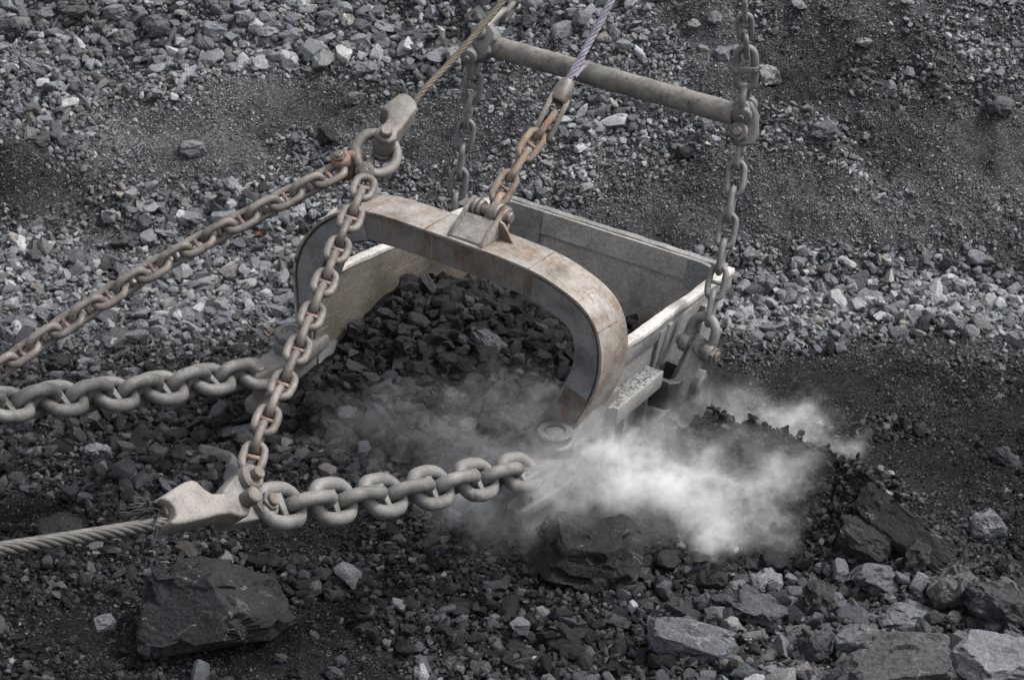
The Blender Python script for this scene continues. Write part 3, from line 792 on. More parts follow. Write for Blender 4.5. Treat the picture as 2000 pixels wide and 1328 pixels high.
def stones(n, s0, s1, power, seed, cover, lift=0.25):
    r = np.random.default_rng(seed)
    x = r.uniform(-7.4, 7.4, n); y = r.uniform(-5.2, 9.6, n)
    z = terrain(x, y)
    s = s0 * (s1 / s0) ** (r.random(n) ** power)
    lx, ly = bucket_local(x, y)
    inb = (np.abs(lx) < 1.75) & (ly > -0.15) & (ly < 3.35)
    rub = sstep(-0.15, 0.08, 1.25 * fbm2(x * 0.6 + 0.25 * y, y * 1.1, 101, 5) + cover(x, y))
    keep = in_view(x, y, z) & ~inb & (r.random(n) < rub)
    x, y, z, s = x[keep], y[keep], z[keep], s[keep]
    t = tone_map(x, y) + r.normal(0.05, 0.15, len(x)) + 0.25 * (r.random(len(x)) < 0.03)
    return np.stack([x, y, z + s * r.uniform(-0.12, lift, len(x))], 1), s, np.clip(t, 0.03, 0.95), r
def cover_coarse(x, y):
    c = -0.07 + 0.34 * sstep(6.3, 7.2, y) * (x < 1.5) + 0.26 * np.exp(-((y - 2.4) / 0.7) ** 2) * (x > 1) + 0.22 * np.exp(-((y - 2.8) / 1.1) ** 2) * (x < -1)
    c = c + 0.24 * sstep(0.8, 2.2, x) * sstep(-2.2, -3.0, y) - 0.08 * np.exp(-((y - 5.2) / 1.2) ** 2) * (x < 0.5)
    d, mh, sy = seg_dist(x, y, MOUND)
    c = c + 0.16 * np.exp(-((x + 3.2) / 1.3) ** 2 - ((y + 0.6) / 0.8) ** 2) - 0.14 * np.exp(-((x + 0.7) / 1.5) ** 2 - ((y + 2.4) / 0.9) ** 2) + 0.08 * np.exp(-((x + 3.6) / 1.0) ** 2 - ((y + 2.9) / 0.7) ** 2)
    c = c - 0.06 * np.exp(-((x - 3.2) / 1.6) ** 2 - ((y - 0.3) / 0.9) ** 2) - 0.35 * np.exp(-(d / 0.45) ** 2) - 0.10 * sstep(3.0, 3.8, y) * sstep(0.5, 1.5, x) * (1 - sstep(6.0, 6.6, y))
    return c
def near_mound(x, y):
    return np.exp(-(seg_dist(x, y, MOUND)[0] / 0.55) ** 2)
def cover_fine(x, y):
    return 0.20 + 0.05 * sstep(1, 3, y) + 0.2 * near_mound(x, y)
P1, S1, T1, r = stones(24000, 0.09, 0.20, 1.9, 1, cover_coarse, 0.45)
P0, S0, T0, r = stones(3600, 0.17, 0.30, 2.2, 9, lambda x, y: cover_coarse(x, y) - 0.12, 0.35)
P2, S2, T2, r = stones(110000, 0.045, 0.09, 1.4, 2, lambda x, y: np.maximum(cover_coarse(x, y), -0.10) + 0.08 + 0.25 * near_mound(x, y), 0.5)
P3, S3, T3, r = stones(260000, 0.022, 0.045, 1.3, 3, cover_fine)
P4, S4, T4, r = stones(170000, 0.012, 0.024, 1.0, 4, lambda x, y: cover_fine(x, y) + 0.12)
scatter('rubble_stones', np.concatenate([P0, P1, P2]), np.concatenate([S0, S1, S2]), np.concatenate([T0, T1, T2]), RNG.integers(14, 26, len(P0) + len(P1) + len(P2)),
        'loose grey broken stones strewn over the whole quarry floor and slope', 'rubble')
scatter('gravel', np.concatenate([P3, P4]), np.concatenate([S3, S4]), np.concatenate([T3, T4]), RNG.integers(0, 14, len(P3) + len(P4)),
        'fine dark gravel and chippings covering the ground between the rocks', 'gravel')
nh = 8000
X = RNG.uniform(-1.42, 1.40, nh); Y = RNG.uniform(-1.0, 2.9, nh)
s = 0.02 * (0.23 / 0.02) ** (RNG.random(nh) ** 1.9)
ok = np.abs(X) < 1.46 - 0.12 * np.clip(Y / 3, 0, 1) - s * 0.7
X, Y, s = X[ok], Y[ok], s[ok]
Z = heap_z(X, Y) + s * RNG.uniform(-0.1, 0.25, len(s))
wx = BO.x + BX.x * X + BY.x * Y; wy = BO.y + BX.y * X + BY.y * Y
Z = np.maximum(Z, terrain(wx, wy))
scatter('heap_stones', np.stack([wx, wy, Z], 1), s, np.clip(RNG.normal(0.16, 0.09, len(s)) + 0.10 * (Y < 0.5), 0.03, 0.5), RNG.integers(0, 26, len(s)),
        'small black stones covering the heap in the bucket', 'rubble')
print('rocks', len(taken), 'stones', len(P0), len(P1), len(P2), len(P3), len(P4))

# ------------------------------------------------------------------ dragline bucket
bucket = empty('dragline_bucket', (0, 0, 0), 'dusty grey steel dragline bucket with a rusty tan arch over its loaded mouth', 'dragline bucket')
bucket.matrix_local = BM
def batter(bm, cuts, amp, fq=5.0):
    bmesh.ops.subdivide_edges(bm, edges=[e for e in bm.edges if e.calc_length() > 0.3], cuts=cuts, use_grid_fill=True)
    for v in bm.verts:
        v.co += Vector((mnoise.noise(v.co * fq), mnoise.noise(v.co * fq + Vector((9, 0, 0))), mnoise.noise(v.co * fq + Vector((0, 9, 0))))) * amp
def part(name, bm, mat, parent=bucket, label=None, ang=35):
    me = smooth_by_angle(bm_mesh(name, bm), ang)
    o = link_mesh(name, me, mat, parent)
    if label: o['label'] = label
    return o

# --- arch: outer line measured in the plane of its front face (X, Z)
AY0, AY1 = 0.33, 0.76
outer = [(-1.66, 0.45), (-1.76, 0.80), (-1.825, 1.15), (-1.825, 1.45), (-1.72, 1.74), (-1.50, 2.02), (-1.24, 2.21), (-0.93, 2.325), (-0.60, 2.355), (-0.1, 2.355), (0.45, 2.345),
         (1.08, 2.305), (1.47, 2.20), (1.68, 2.09), (1.79, 1.97), (1.86, 1.80), (1.88, 1.58), (1.84, 1.32), (1.72, 1.00), (1.56, 0.70), (1.40, 0.45)]
path = resample(catmull([Vector((x, 0, z)) for x, z in outer], 10), 96)
NP = len(path)
nrm = []
for i in range(NP):
    t = (path[min(i + 1, NP - 1)] - path[max(i - 1, 0)]).normalized()
    nrm.append(Vector((t.z, 0, -t.x)))          # inwards for a path running left to right over the top
def lean(z):                                     # the legs come forward a little towards the hitches
    return -0.16 * max(0.0, (1.25 - z) / 0.8) ** 1.3
def band(bm, o0, o1, y0, y1, i0=0, i1=None, taper=0.0, bevel=0.006):
    """closed strip following the arch line, from inward offset o0 to o1 and from y0 to y1"""
    i1 = NP - 1 if i1 is None else i1
    rows = []
    for i in range(i0, i1 + 1):
        f = 1.0
        if taper: f = min(1.0, min(i - i0, i1 - i) / taper)
        kk = 1.0
        if path[i].x < 0: kk = 0.60 + 0.40 * min(1.0, max(0.0, (path[i].z - 0.75) / 0.75))    # the left leg narrows outside the wall
        a = path[i] + nrm[i] * (o0 * (kk if o0 > 0.1 else 1))
        b = path[i] + nrm[i] * (o1 * kk if o1 > 0.1 else o1)
        ya, yb = lean(path[i].z), lean(path[i].z)
        rows.append([bm.verts.new((a.x, y0 + ya, a.z)), bm.verts.new((a.x, y1 + ya, a.z)), bm.verts.new((b.x, y1 + yb, b.z)), bm.verts.new((b.x, y0 + yb, b.z))])
    for p, q in zip(rows, rows[1:]):
        for k in range(4):
            bm.faces.new((p[k], p[(k + 1) % 4], q[(k + 1) % 4], q[k]))
    bm.faces.new(rows[0]); bm.faces.new(list(reversed(rows[-1])))
bm = bmesh.new(); band(bm, 0.028, 0.305, AY0 + 0.025, AY1 - 0.02)
arch = part('arch', bm, M['arch_face'], label='rust-streaked box arch over the bucket mouth')
bm = bmesh.new(); band(bm, 0.0, 0.026, AY0, AY1)
part('cover_plate', bm, M['arch_top'], arch, 'worn tan plate along the outside of the arch')
bm = bmesh.new(); band(bm, 0.306, 0.345, AY0 + 0.07, AY1 - 0.05)
part('inner_flange', bm, M['gusset'], arch)
for i0, i1 in ((9, 33), (62, 85)):
    bm = bmesh.new(); band(bm, 0.055, 0.31, AY0 + 0.008, AY0 + 0.024, i0, i1)
    part('corner_gusset', bm, M['gusset'], arch, 'dark plate welded on the bend of the arch')
# weld bead along the front crease
bm = bmesh.new()
add_tube(bm, [Vector((path[i].x + nrm[i].x * 0.031, AY0 + 0.022 + lean(path[i].z), path[i].z + nrm[i].z * 0.031)) for i in range(2, NP - 2)], 0.011, n=6,
         rfun=lambda t: 0.75 + 0.5 * random.random())
part('weld_bead', bm, M['cast'], arch)

for i in (34, 44, 61, 74):
    q = [Vector((path[i].x - nrm[i].x * 0.002, AY0 + 0.01 + (AY1 - AY0 - 0.02) * k / 16, path[i].z - nrm[i].z * 0.002)) + Vector((random.gauss(0, 0.003), 0, 0)) for k in range(17)]
    bm = bmesh.new(); add_tube(bm, q, 0.007, n=6, rfun=lambda t: 0.7 + 0.6 * random.random())
    part('weld_seam', bm, M['arch_face'], arch)
for i in (36, 45, 60):
    q = [Vector((path[i].x + nrm[i].x * (0.05 + 0.24 * k / 10), AY0 + 0.023, path[i].z + nrm[i].z * (0.05 + 0.24 * k / 10))) + Vector((random.gauss(0, 0.004), 0, 0)) for k in range(11)]
    bm = bmesh.new(); add_tube(bm, q, 0.007, n=6, rfun=lambda t: 0.7 + 0.6 * random.random())
    part('weld_seam', bm, M['arch_top'], arch)

# --- lug bracket on the arch
def yz_frame(x):                                 # polygon coordinates are (Y, Z), extruded along X
    return Matrix(((0, 0, 1, x), (1, 0, 0, 0), (0, 1, 0, 0), (0, 0, 0, 1)))
LX0, LX1 = 0.12, 0.50
lug_poly = [(0.345, 2.345), (0.36, 2.385), (0.66, 2.585), (0.71, 2.615), (0.77, 2.615), (0.82, 2.57), (0.82, 2.50), (0.75, 2.345)]
bm = bmesh.new()
lugs = None
for x in (LX0, LX1):
    bm = bmesh.new(); add_prism(bm, lug_poly, 0.035, yz_frame(x), 0.006)
    o = part('lug_plate', bm, M['arch_top'])
    bm = bmesh.new(); add_cyl(bm, (x - 0.03, 0.73, 2.52), (x + 0.03, 0.73, 2.52), 0.085, 24)
    part('lug_boss', bm, M['pin'], o)
bm = bmesh.new(); add_hexa(bm, [(LX0 + 0.02, 0.36, 2.345), (LX1 - 0.02, 0.36, 2.345), (LX1 - 0.02, 0.60, 2.35), (LX0 + 0.02, 0.60, 2.35),
                                (LX0 + 0.02, 0.37, 2.372), (LX1 - 0.02, 0.37, 2.372), (LX1 - 0.02, 0.615, 2.51), (LX0 + 0.02, 0.615, 2.51)])
part('lug_cover', bm, M['arch_top'])
bm = bmesh.new(); add_cyl(bm, (LX0 - 0.05, 0.73, 2.52), (LX1 + 0.075, 0.73, 2.52), 0.055, 20)
part('lug_pin', bm, M['pin'])
for x0, x1, r_ in ((LX0 + 0.035, LX0 + 0.075, 0.10), (LX0 + 0.085, LX0 + 0.125, 0.09), (LX1 - 0.15, LX1 - 0.045, 0.11)):
    bm = bmesh.new(); add_cyl(bm, (x0, 0.73, 2.52), (x1, 0.73, 2.52), r_, 24)
    part('spacer_ring', bm, M['pin'])
bm = bmesh.new(); add_prism(bm, [(0, 0), (0.16, 0), (0.05, 0.17), (0.0, 0.19)], 0.025, Matrix(((1, 0, 0, LX1 + 0.018), (0, 0, 1, 0.62), (0, 1, 0, 2.335), (0, 0, 0, 1))), 0.004)
part('lug_gusset', bm, M['arch_top'])

# --- shell
def wall_x(y, z, side=1):                        # inner half width
    f = min(1.0, max(0.0, y / 3.2))
    top = 1.60 - 0.18 * f
    return side * (top - (1.35 - z) * 0.10)
def rim_z(y):
    return 1.365 - 0.05 * y
T = 0.06
def wall_panel(bm, side, yz, t0=0.0, t1=T, ny=1):
    inner = [Vector((wall_x(y, z, side) + side * t0, y, z)) for y, z in yz]
    out = [Vector((wall_x(y, z, side) + side * t1, y, z)) for y, z in yz]
    a = [bm.verts.new(p) for p in inner]; b = [bm.verts.new(p) for p in out]
    n = len(yz)
    bm.faces.new(a); bm.faces.new(list(reversed(b)))
    for i in range(n): bm.faces.new((a[i], a[(i + 1) % n], b[(i + 1) % n], b[i]))
for side in (-1, 1):
    bm = bmesh.new()
    wall_panel(bm, side, [(0.55, rim_z(0.55) - 0.02), (3.17, rim_z(3.17) - 0.02), (2.86, 0.14), (-0.15, 0.08), (0.05, 0.40), (0.16, 0.52)])
    wall = part('side_wall', bm, M['wall_in'] if side < 0 else M['wall_out'])
    # rim bar on top of the wall
    bm = bmesh.new()
    y0, y1 = 0.53, 3.27 if side > 0 else 3.22
    z0, z1 = rim_z(y0), rim_z(y1)
    xs = lambda y, z, o: wall_x(y, z, side) + side * o
    add_hexa(bm, [(xs(y0, z0, -0.015), y0, z0 - 0.02), (xs(y0, z0, 0.10), y0, z0 - 0.02), (xs(y1, z1, 0.10), y1, z1 - 0.02), (xs(y1, z1, -0.015), y1, z1 - 0.02),
                  (xs(y0, z0, -0.01), y0, z0 + 0.03), (xs(y0, z0, 0.095), y0, z0 + 0.03), (xs(y1, z1, 0.095), y1, z1 + 0.03), (xs(y1, z1, -0.01), y1, z1 + 0.03)], 0.008)
    batter(bm, 22, 0.014)
    part('rim', bm, M['rim'], wall)
    bm = bmesh.new()
    add_hexa(bm, [(xs(y0, z0 - .19, T + .002), y0, z0 - 0.20), (xs(y0, z0 - .19, 0.085), y0, z0 - 0.20), (xs(y1, z1 - .19, 0.085), y1, z1 - 0.20), (xs(y1, z1 - .19, T + .002), y1, z1 - 0.20),
                  (xs(y0, z0, T + .002), y0, z0 - 0.022), (xs(y0, z0, 0.085), y0, z0 - 0.022), (xs(y1, z1, 0.085), y1, z1 - 0.022), (xs(y1, z1, T + .002), y1, z1 - 0.022)], 0.006)
    part('rim_band', bm, M['wall_out'], wall)
    # cheek under the arch leg
    bm = bmesh.new()
    wall_panel(bm, side, [(0.95, 0.98), (0.95, 0.10), (-0.42, 0.06), (-0.46, 0.48), (0.05, 0.72), (0.45, 0.98)], T + 0.002, T + 0.11)
    part('cheek_plate', bm, M['wall_out'], wall)

# outside of the right wall: ribs, rail, doubler, trunnion pocket
def rib(y0, y1, z0, z1, t0, t1, mat='wall_out', name='rib', lab=None, b=0.008, yb=None):
    bm = bmesh.new()
    s = 1
    y2, y3 = (y0, y1) if yb is None else yb
    add_hexa(bm, [(wall_x(y2, z0) + t0, y2, z0), (wall_x(y2, z0) + t1, y2, z0), (wall_x(y3, z0) + t1, y3, z0), (wall_x(y3, z0) + t0, y3, z0),
                  (wall_x(y0, z1) + t0, y0, z1), (wall_x(y0, z1) + t1, y0, z1), (wall_x(y1, z1) + t1, y1, z1), (wall_x(y1, z1) + t0, y1, z1)], b)
    return part(name, bm, M[mat], label=lab)
rib(1.80, 2.55, 0.62, 1.17, T + 0.003, T + 0.04, name='doubler_plate', yb=(1.70, 2.42))
rib(1.94, 2.01, 0.70, 1.19, T + 0.004, 0.125, yb=(1.74, 1.81))
rib(2.62, 2.70, 0.20, 1.09, T + 0.004, 0.15, yb=(2.42, 2.50))
rib(2.10, 2.125, 0.88, 1.10, T + 0.041, T + 0.045, 'cast', 'slot', b=0, yb=(2.0, 2.025))
rib(0.78, 1.64, 0.68, 0.86, T + 0.004, 0.27, name='side_rail', lab='box rail along the right wall with dirt lying on top')
rib(0.745, 0.785, 0.12, 0.86, T + 0.005, 0.21, name='front_plate')
rib(1.12, 1.18, 0.14, 0.68, T + 0.004, 0.17)
rib(1.52, 1.58, 0.14, 0.68, T + 0.004, 0.17)
rib(0.9, 2.86, 0.10, 0.22, T + 0.006, 0.15, name='bottom_rail')
bm = bmesh.new()
rr = random.Random(5)
for k in range(150):
    y = rr.uniform(0.82, 1.62); x = wall_x(y, 0.86) + T + 0.02 + 0.17 * rr.random() ** 1.6
    s_ = 0.006 + 0.012 * rr.random() ** 2
    m_ = bmesh.ops.create_icosphere(bm, subdivisions=1, radius=s_, matrix=Matrix.Translation((x, y, 0.86 + s_ * 0.3)))
    for v in m_['verts']: v.co += Vector((rr.uniform(-1, 1), rr.uniform(-1, 1), rr.uniform(-1, 1))) * s_ * 0.3; v.co.z = 0.86 + (v.co.z - 0.86) * 0.45
o = part('rail_dirt', bm, M['rail_dirt']); o['kind'] = 'stuff'
# trunnion pocket: open cup casting
px0 = wall_x(1.8, 0.6) + T
cup = [(0.0, -0.22), (0.30, -0.20), (0.37, -0.12), (0.38, 0.10), (0.33, 0.20), (0.0, 0.22)]
cup_in = [(0.05, -0.15), (0.27, -0.14), (0.31, -0.08), (0.31, 0.08), (0.27, 0.14), (0.05, 0.15)]
bm = bmesh.new()
yc = 1.84
lv = []
for (poly, z, k) in ((cup, 0.36, 0.55), (cup, 0.42, 0.88), (cup, 0.52, 0.98), (cup, 0.73, 1.0), (cup, 0.745, 0.97), (cup_in, 0.745, 1.0), (cup_in, 0.55, 0.9)):
    lv.append([bm.verts.new((px0 + (u if k == 1 else u * k), yc + v * k, z)) for u, v in poly])
for p, q in zip(lv, lv[1:]):
    for k in range(6): bm.faces.new((p[k], p[(k + 1) % 6], q[(k + 1) % 6], q[k]))
bm.faces.new(list(reversed(lv[0]))); bm.faces.new(lv[-1])
bmesh.ops.bevel(bm, geom=[e for e in bm.edges if e.calc_face_angle(0) > 0.5], offset=0.012, segments=2, affect='EDGES', clamp_overlap=True)
pocket = part('trunnion_pocket', bm, M['cast'], label='dark cup casting holding the right trunnion bar')
bm = bmesh.new(); add_cyl(bm, (px0 + 0.28, yc + 0.17, 0.60), (px0 + 0.46, yc + 0.20, 0.58), 0.13, 22, 0.03)
part('trunnion_boss', bm, M['cast'], pocket)

# rear wall with rim plates, floor and lip
def rear_y(z): return 3.17 - (1.25 - z) * 0.28
def rear_pt(x, z, o): return (x, rear_y(z) + o, z)
bm = bmesh.new()
hw = 1.43
nx_ = 12
zs = [0.12, 0.30, 0.6, 0.9, 1.22]
def bow(x): return -0.10 * max(0.0, (abs(x) - 1.15) / 0.28) ** 2
grid = {}
for s_, o in (('a', 0.0), ('b', 0.07)):
    for i in range(nx_ + 1):
        for j, z in enumerate(zs):
            x = -hw + 2 * hw * i / nx_
            x = x * (1 - (1.22 - z) * 0.07)
            grid[s_, i, j] = bm.verts.new((x, rear_y(z) + o + bow(x) - (0.5 * max(0, 0.32 - z)), z))
nz = len(zs)
for i in range(nx_):
    for j in range(nz - 1):
        bm.faces.new((grid['a', i, j], grid['a', i + 1, j], grid['a', i + 1, j + 1], grid['a', i, j + 1]))
        bm.faces.new((grid['b', i, j + 1], grid['b', i + 1, j + 1], grid['b', i + 1, j], grid['b', i, j]))
    bm.faces.new((grid['a', i, nz - 1], grid['a', i + 1, nz - 1], grid['b', i + 1, nz - 1], grid['b', i, nz - 1]))
    bm.faces.new((grid['b', i, 0], grid['b', i + 1, 0], grid['a', i + 1, 0], grid['a', i, 0]))
for j in range(nz - 1):
    bm.faces.new((grid['a', 0, j], grid['a', 0, j + 1], grid['b', 0, j + 1], grid['b', 0, j]))
    bm.faces.new((grid['a', nx_, j + 1], grid['a', nx_, j], grid['b', nx_, j], grid['b', nx_, j + 1]))
rear = part('rear_wall', bm, M['wall_rear'], ang=50)
def rear_plate(x0, x1, z0, z1, o, t, mat, name):
    bm = bmesh.new()
    n_ = 8
    rows = []
    for i in range(n_ + 1):
        x = x0 + (x1 - x0) * i / n_
        rows.append([bm.verts.new((x, rear_y(z) + bow(x) + oo, z)) for z, oo in ((z0, -o), (z1, -o), (z1, -o - t), (z0, -o - t))])
    for p, q in zip(rows, rows[1:]):
        for k in range(4): bm.faces.new((p[k], p[(k + 1) % 4], q[(k + 1) % 4], q[k]))
    bm.faces.new(rows[0]); bm.faces.new(list(reversed(rows[-1])))
    return part(name, bm, M[mat], rear)
rear_plate(-0.78, 1.02, 1.03, 1.255, 0.004, 0.03, 'wall_rear', 'rim_plate')
rear_plate(-1.40, -0.785, 0.93, 1.26, 0.004, 0.045, 'wall_out', 'corner_plate')
rear_plate(1.025, 1.40, 0.98, 1.258, 0.004, 0.045, 'wall_out', 'corner_plate')
bm = bmesh.new(); add_hexa(bm, [(-hw, rear_y(1.22) - 0.0, 1.222), (hw, rear_y(1.22), 1.222), (hw, rear_y(1.22) + 0.085, 1.222), (-hw, rear_y(1.22) + 0.085, 1.222),
                                (-hw, rear_y(1.26) - 0.0, 1.265), (hw, rear_y(1.26), 1.265), (hw, rear_y(1.26) + 0.08, 1.265), (-hw, rear_y(1.26) + 0.08, 1.265)], 0.006)
batter(bm, 26, 0.014)
part('rear_rim', bm, M['wall_out'], rear)
bm = bmesh.new(); add_hexa(bm, [(-1.44, -0.3, 0.05), (1.44, -0.3, 0.05), (1.28, 2.9, 0.07), (-1.28, 2.9, 0.07), (-1.44, -0.3, 0.11), (1.44, -0.3, 0.11), (1.28, 2.9, 0.12), (-1.28, 2.9, 0.12)], 0.005)
floor = part('bucket_floor', bm, M['wall_rear'])

# hitches: boss with a capped pin on an arm carrying the drag chain
for side in (-1, 1):
    X0 = side * 1.6
    bm = bmesh.new()
    # arm in plan (X, Y) with clevis slot at its front
    poly = [(-0.10, 0.45), (0.12, 0.45), (0.17, 0.05), (0.14, -0.30), (0.11, -0.58), (0.04, -0.66), (-0.06, -0.66), (-0.12, -0.58), (-0.15, -0.30), (-0.17, 0.05)]
    add_prism(bm, [(X0 + u, v) for u, v in poly], 0.13, Matrix.Translation((0, 0, 0.68)), 0.03)
    add_prism(bm, [(X0 + u * 0.95, min(v, 0.3)) for u, v in poly], 0.12, Matrix.Translation((0, 0, 0.36)), 0.03)
    add_box(bm, X0 - 0.11, X0 + 0.11, -0.12, 0.30, 0.40, 0.64, 0.02)
    hitch = part('hitch_arm', bm, M['hitch'], label='dusty cast hitch arm at the %s cheek' % ('right' if side > 0 else 'left'))
    bm = bmesh.new()
    add_tube_lathe(bm, Vector((X0, 0, 0.70)), Vector((0, 0, 1)), [(0, 0), (0, 0.175), (0.03, 0.185), (0.13, 0.175), (0.15, 0.15), (0.18, 0.15), (0.195, 0.17), (0.235, 0.17), (0.25, 0.155), (0.25, 0.105), (0.225, 0.10), (0.225, 0)], 28)
    boss = part('pin_boss', bm, M['hitch'], hitch)
    bm = bmesh.new(); add_cyl(bm, (X0, 0, 0.90), (X0, 0, 0.935), 0.085, 24, 0.008)
    part('pin_cap', bm, M['hitch'], boss)
    if side < 0:
        bm = bmesh.new(); add_tube(bm, [Vector((X0 - 0.035, -0.03, 0.935)), Vector((X0 - 0.03, -0.02, 0.965)), Vector((X0 + 0.03, 0.02, 0.965)), Vector((X0 + 0.035, 0.03, 0.935))], 0.008, n=6)
        part('lifting_eye', bm, M['pin'], boss)
    bm = bmesh.new(); add_cyl(bm, (X0, -0.50, 0.27), (X0, -0.50, 0.77), 0.065, 18)
    part('chain_pin', bm, M['pin'], hitch)

# ------------------------------------------------------------------ chains
def cam_dir(p): return (CAM - p).normalized()
def link_shape(name, pitch, r, width, mat, n=14, seg=12, oval=0.35):
    """link lying in the XY plane, long axis X"""
    wm = width / 2 - r
    lm = pitch / 2 + r
    pts = []
    st = max(0.0, lm - wm)
    for k in range(seg + 1):
        a = -math.pi / 2 + math.pi * k / seg
        pts.append(Vector((st + wm * math.cos(a), wm * math.sin(a), 0)))
    for k in range(1, 4):
        x = st - 2 * st * k / 4; pts.append(Vector((x, wm * (1 + 0.05 * math.sin(math.pi * k / 4)), 0)))
    for k in range(seg + 1):
        a = math.pi / 2 + math.pi * k / seg
        pts.append(Vector((-st + wm * math.cos(a), wm * math.sin(a), 0)))
    for k in range(1, 4):
        x = -st + 2 * st * k / 4; pts.append(Vector((x, -wm * (1 + 0.05 * math.sin(math.pi * k / 4)), 0)))
    bm = bmesh.new(); add_tube(bm, pts, r, True, n)
    for v in bm.verts:                               # forged, slightly uneven bar
        q_ = mnoise.noise(v.co * 9.0) * 0.05 + mnoise.noise(v.co * 25.0) * 0.025
        v.co += v.co.normalized() * r * q_
    me = bm_mesh(name, bm, True); me.materials.append(M[mat])
    return me
def stud_shape(name, r, width, mat, wedge=False):
    bm = bmesh.new(); h = width / 2 - r * 1.4
    if wedge:
        add_hexa(bm, [(-0.045, -h, -0.03), (0.045, -h, -0.03), (0.03, h, -0.03), (-0.03, h, -0.03), (-0.045, -h, 0.03), (0.045, -h, 0.03), (0.03, h, 0.03), (-0.03, h, 0.03)], 0.008)
    else:
        add_tube(bm, [Vector((0, -h, 0)), Vector((0, 0, 0)), Vector((0, h, 0))], r * 0.62, n=8)
    me = bm_mesh(name, bm, True); me.materials.append(M[mat])
    return me
def chain(name, label, group, pts, n, r, width, mat, stud_mat=None, roll=0.0, wedge=False, jit=0.06, cat='chain', first_face=True, skip_stud=()):
    """n links along the world polyline pts; the face links look at the camera when roll = 0"""
    path = resample(catmull(pts, 8) if len(pts) > 2 else pts, n)
    pitch = sum((b - a).length for a, b in zip(path, path[1:])) / n
    root = empty(name, path[0], label, cat, group)
    lm = link_shape('link', pitch, r, width, mat)
    sm = stud_shape('stud', r, width, stud_mat or mat, wedge)
    for i in range(n):
        a, b = path[i], path[i + 1]
        c = (a + b) / 2; t = (b - a).normalized()
        cd = cam_dir(c); nn = (cd - t * cd.dot(t)).normalized()
        ang = roll + random.uniform(-jit, jit) + (0 if (i % 2 == 0) == first_face else math.pi / 2)
        nn = Matrix.Rotation(ang, 3, t) @ nn
        f = frame_from(c - root.location, t, nn.cross(t))
        o = link_mesh('link', lm, None, root, f)
        if i not in skip_stud:
            link_mesh('stud', sm, None, o)
    return root, path

# heavy drag chains
DR = [(-0.40, 0.71), (-1.12, 0.99), (-2.39, 1.48), (-3.30, 1.87), (-3.90, 2.15)]
chain('drag_chain', 'heavy grey drag chain from the right hitch to the rope socket in front', None,
      [B(1.6, y, z) for y, z in DR], 11, 0.060, 0.405, 'drag', roll=0.34, wedge=True, first_face=True, jit=0.12)
DL = [(-0.38, 0.64), (-1.06, 0.90), (-1.7, 1.10), (-2.36, 1.34), (-3.04, 1.61), (-3.74, 1.87), (-4.45, 2.15)]
chain('drag_chain', 'heavy grey drag chain running from the left hitch out of the left edge', None,
      [B(-1.6, y, z) for y, z in DL], 13, 0.060, 0.405, 'drag', roll=0.72, wedge=True)

# ring, dump chains
RING = onX(735, 300, 0.0)
PR = B(1.6, -3.90, 2.15)                       # joint with the right drag chain
PL = B(-1.6, -4.05, 2.12)
p_l0 = RING.lerp(PL, 0.105); p_l1 = PL.copy()
pa, pb = onX(650, 338, -0.12), None
def between(px, py, A, Bp):
    """point seen at the pixel, in the plane through A, Bp that faces the camera most"""
    d = (Bp - A).normalized(); c = cam_dir((A + Bp) / 2); nn = (c - d * c.dot(d)).normalized()
    return at_plane(px, py, A, nn)
chain('dump_chain', 'taupe stud-link chain running diagonally from the ring to the left edge', None,
      [between(x, y, RING, PL) for x, y in ((664, 332), (330, 507), (75, 668), (-60, 765))], 17, 0.034, 0.225, 'chain', 'stud', roll=0.75)
EYE2 = between(486, 930, RING, PR)
chain('dump_chain', 'taupe stud-link chain hanging from the ring down to the rope socket', None,
      [between(x, y, RING, PR) for x, y in ((716, 352), (657, 494), (577, 695), (513, 837), (489, 912))], 17, 0.034, 0.225, 'chain', 'stud', roll=0.12)

# hoist chains below and above the spreader bar
EYE_R1, EYE_R2 = onX(1455, 215, 1.65), onX(1448, 260, 1.65)
EYE_L1, EYE_L2 = onX(943, 64, -1.65), onX(922, 101, -1.65)
chain('hoist_chain', 'grey hoist chain from the right end of the spreader bar to the bucket side', None,
      [onX(1449, 272, 1.66), onX(1421, 443, 1.78), onX(1384, 628, 1.92)], 7, 0.031, 0.21, 'hoist', roll=0.15, first_face=False)
chain('hoist_chain', 'grey hoist chain from the left end of the spreader bar down behind the arch', None,
      [onX(927, 148, -1.66), onX(907, 274, -1.70), onX(893, 373, -1.72), onX(872, 520, -1.74)], 8, 0.031, 0.21, 'hoist', roll=0.1)
chain('hoist_chain', 'grey chain rising from the right end of the spreader bar to the top edge', None,
      [onX(1458, 107, 1.65), onX(1455, 43, 1.65), onX(1450, -120, 1.65)], 6, 0.027, 0.175, 'hoist', roll=0.1, first_face=False)
chain('arch_chain', 'short orange-rusted stud chain between the arch bracket and the purple rope', None,
      [onX(947, 434, 0.30), onX(1010, 323, 0.30), onX(1078, 226, 0.30)], 5, 0.034, 0.215, 'rusty', 'rusty', roll=0.1, first_face=False)

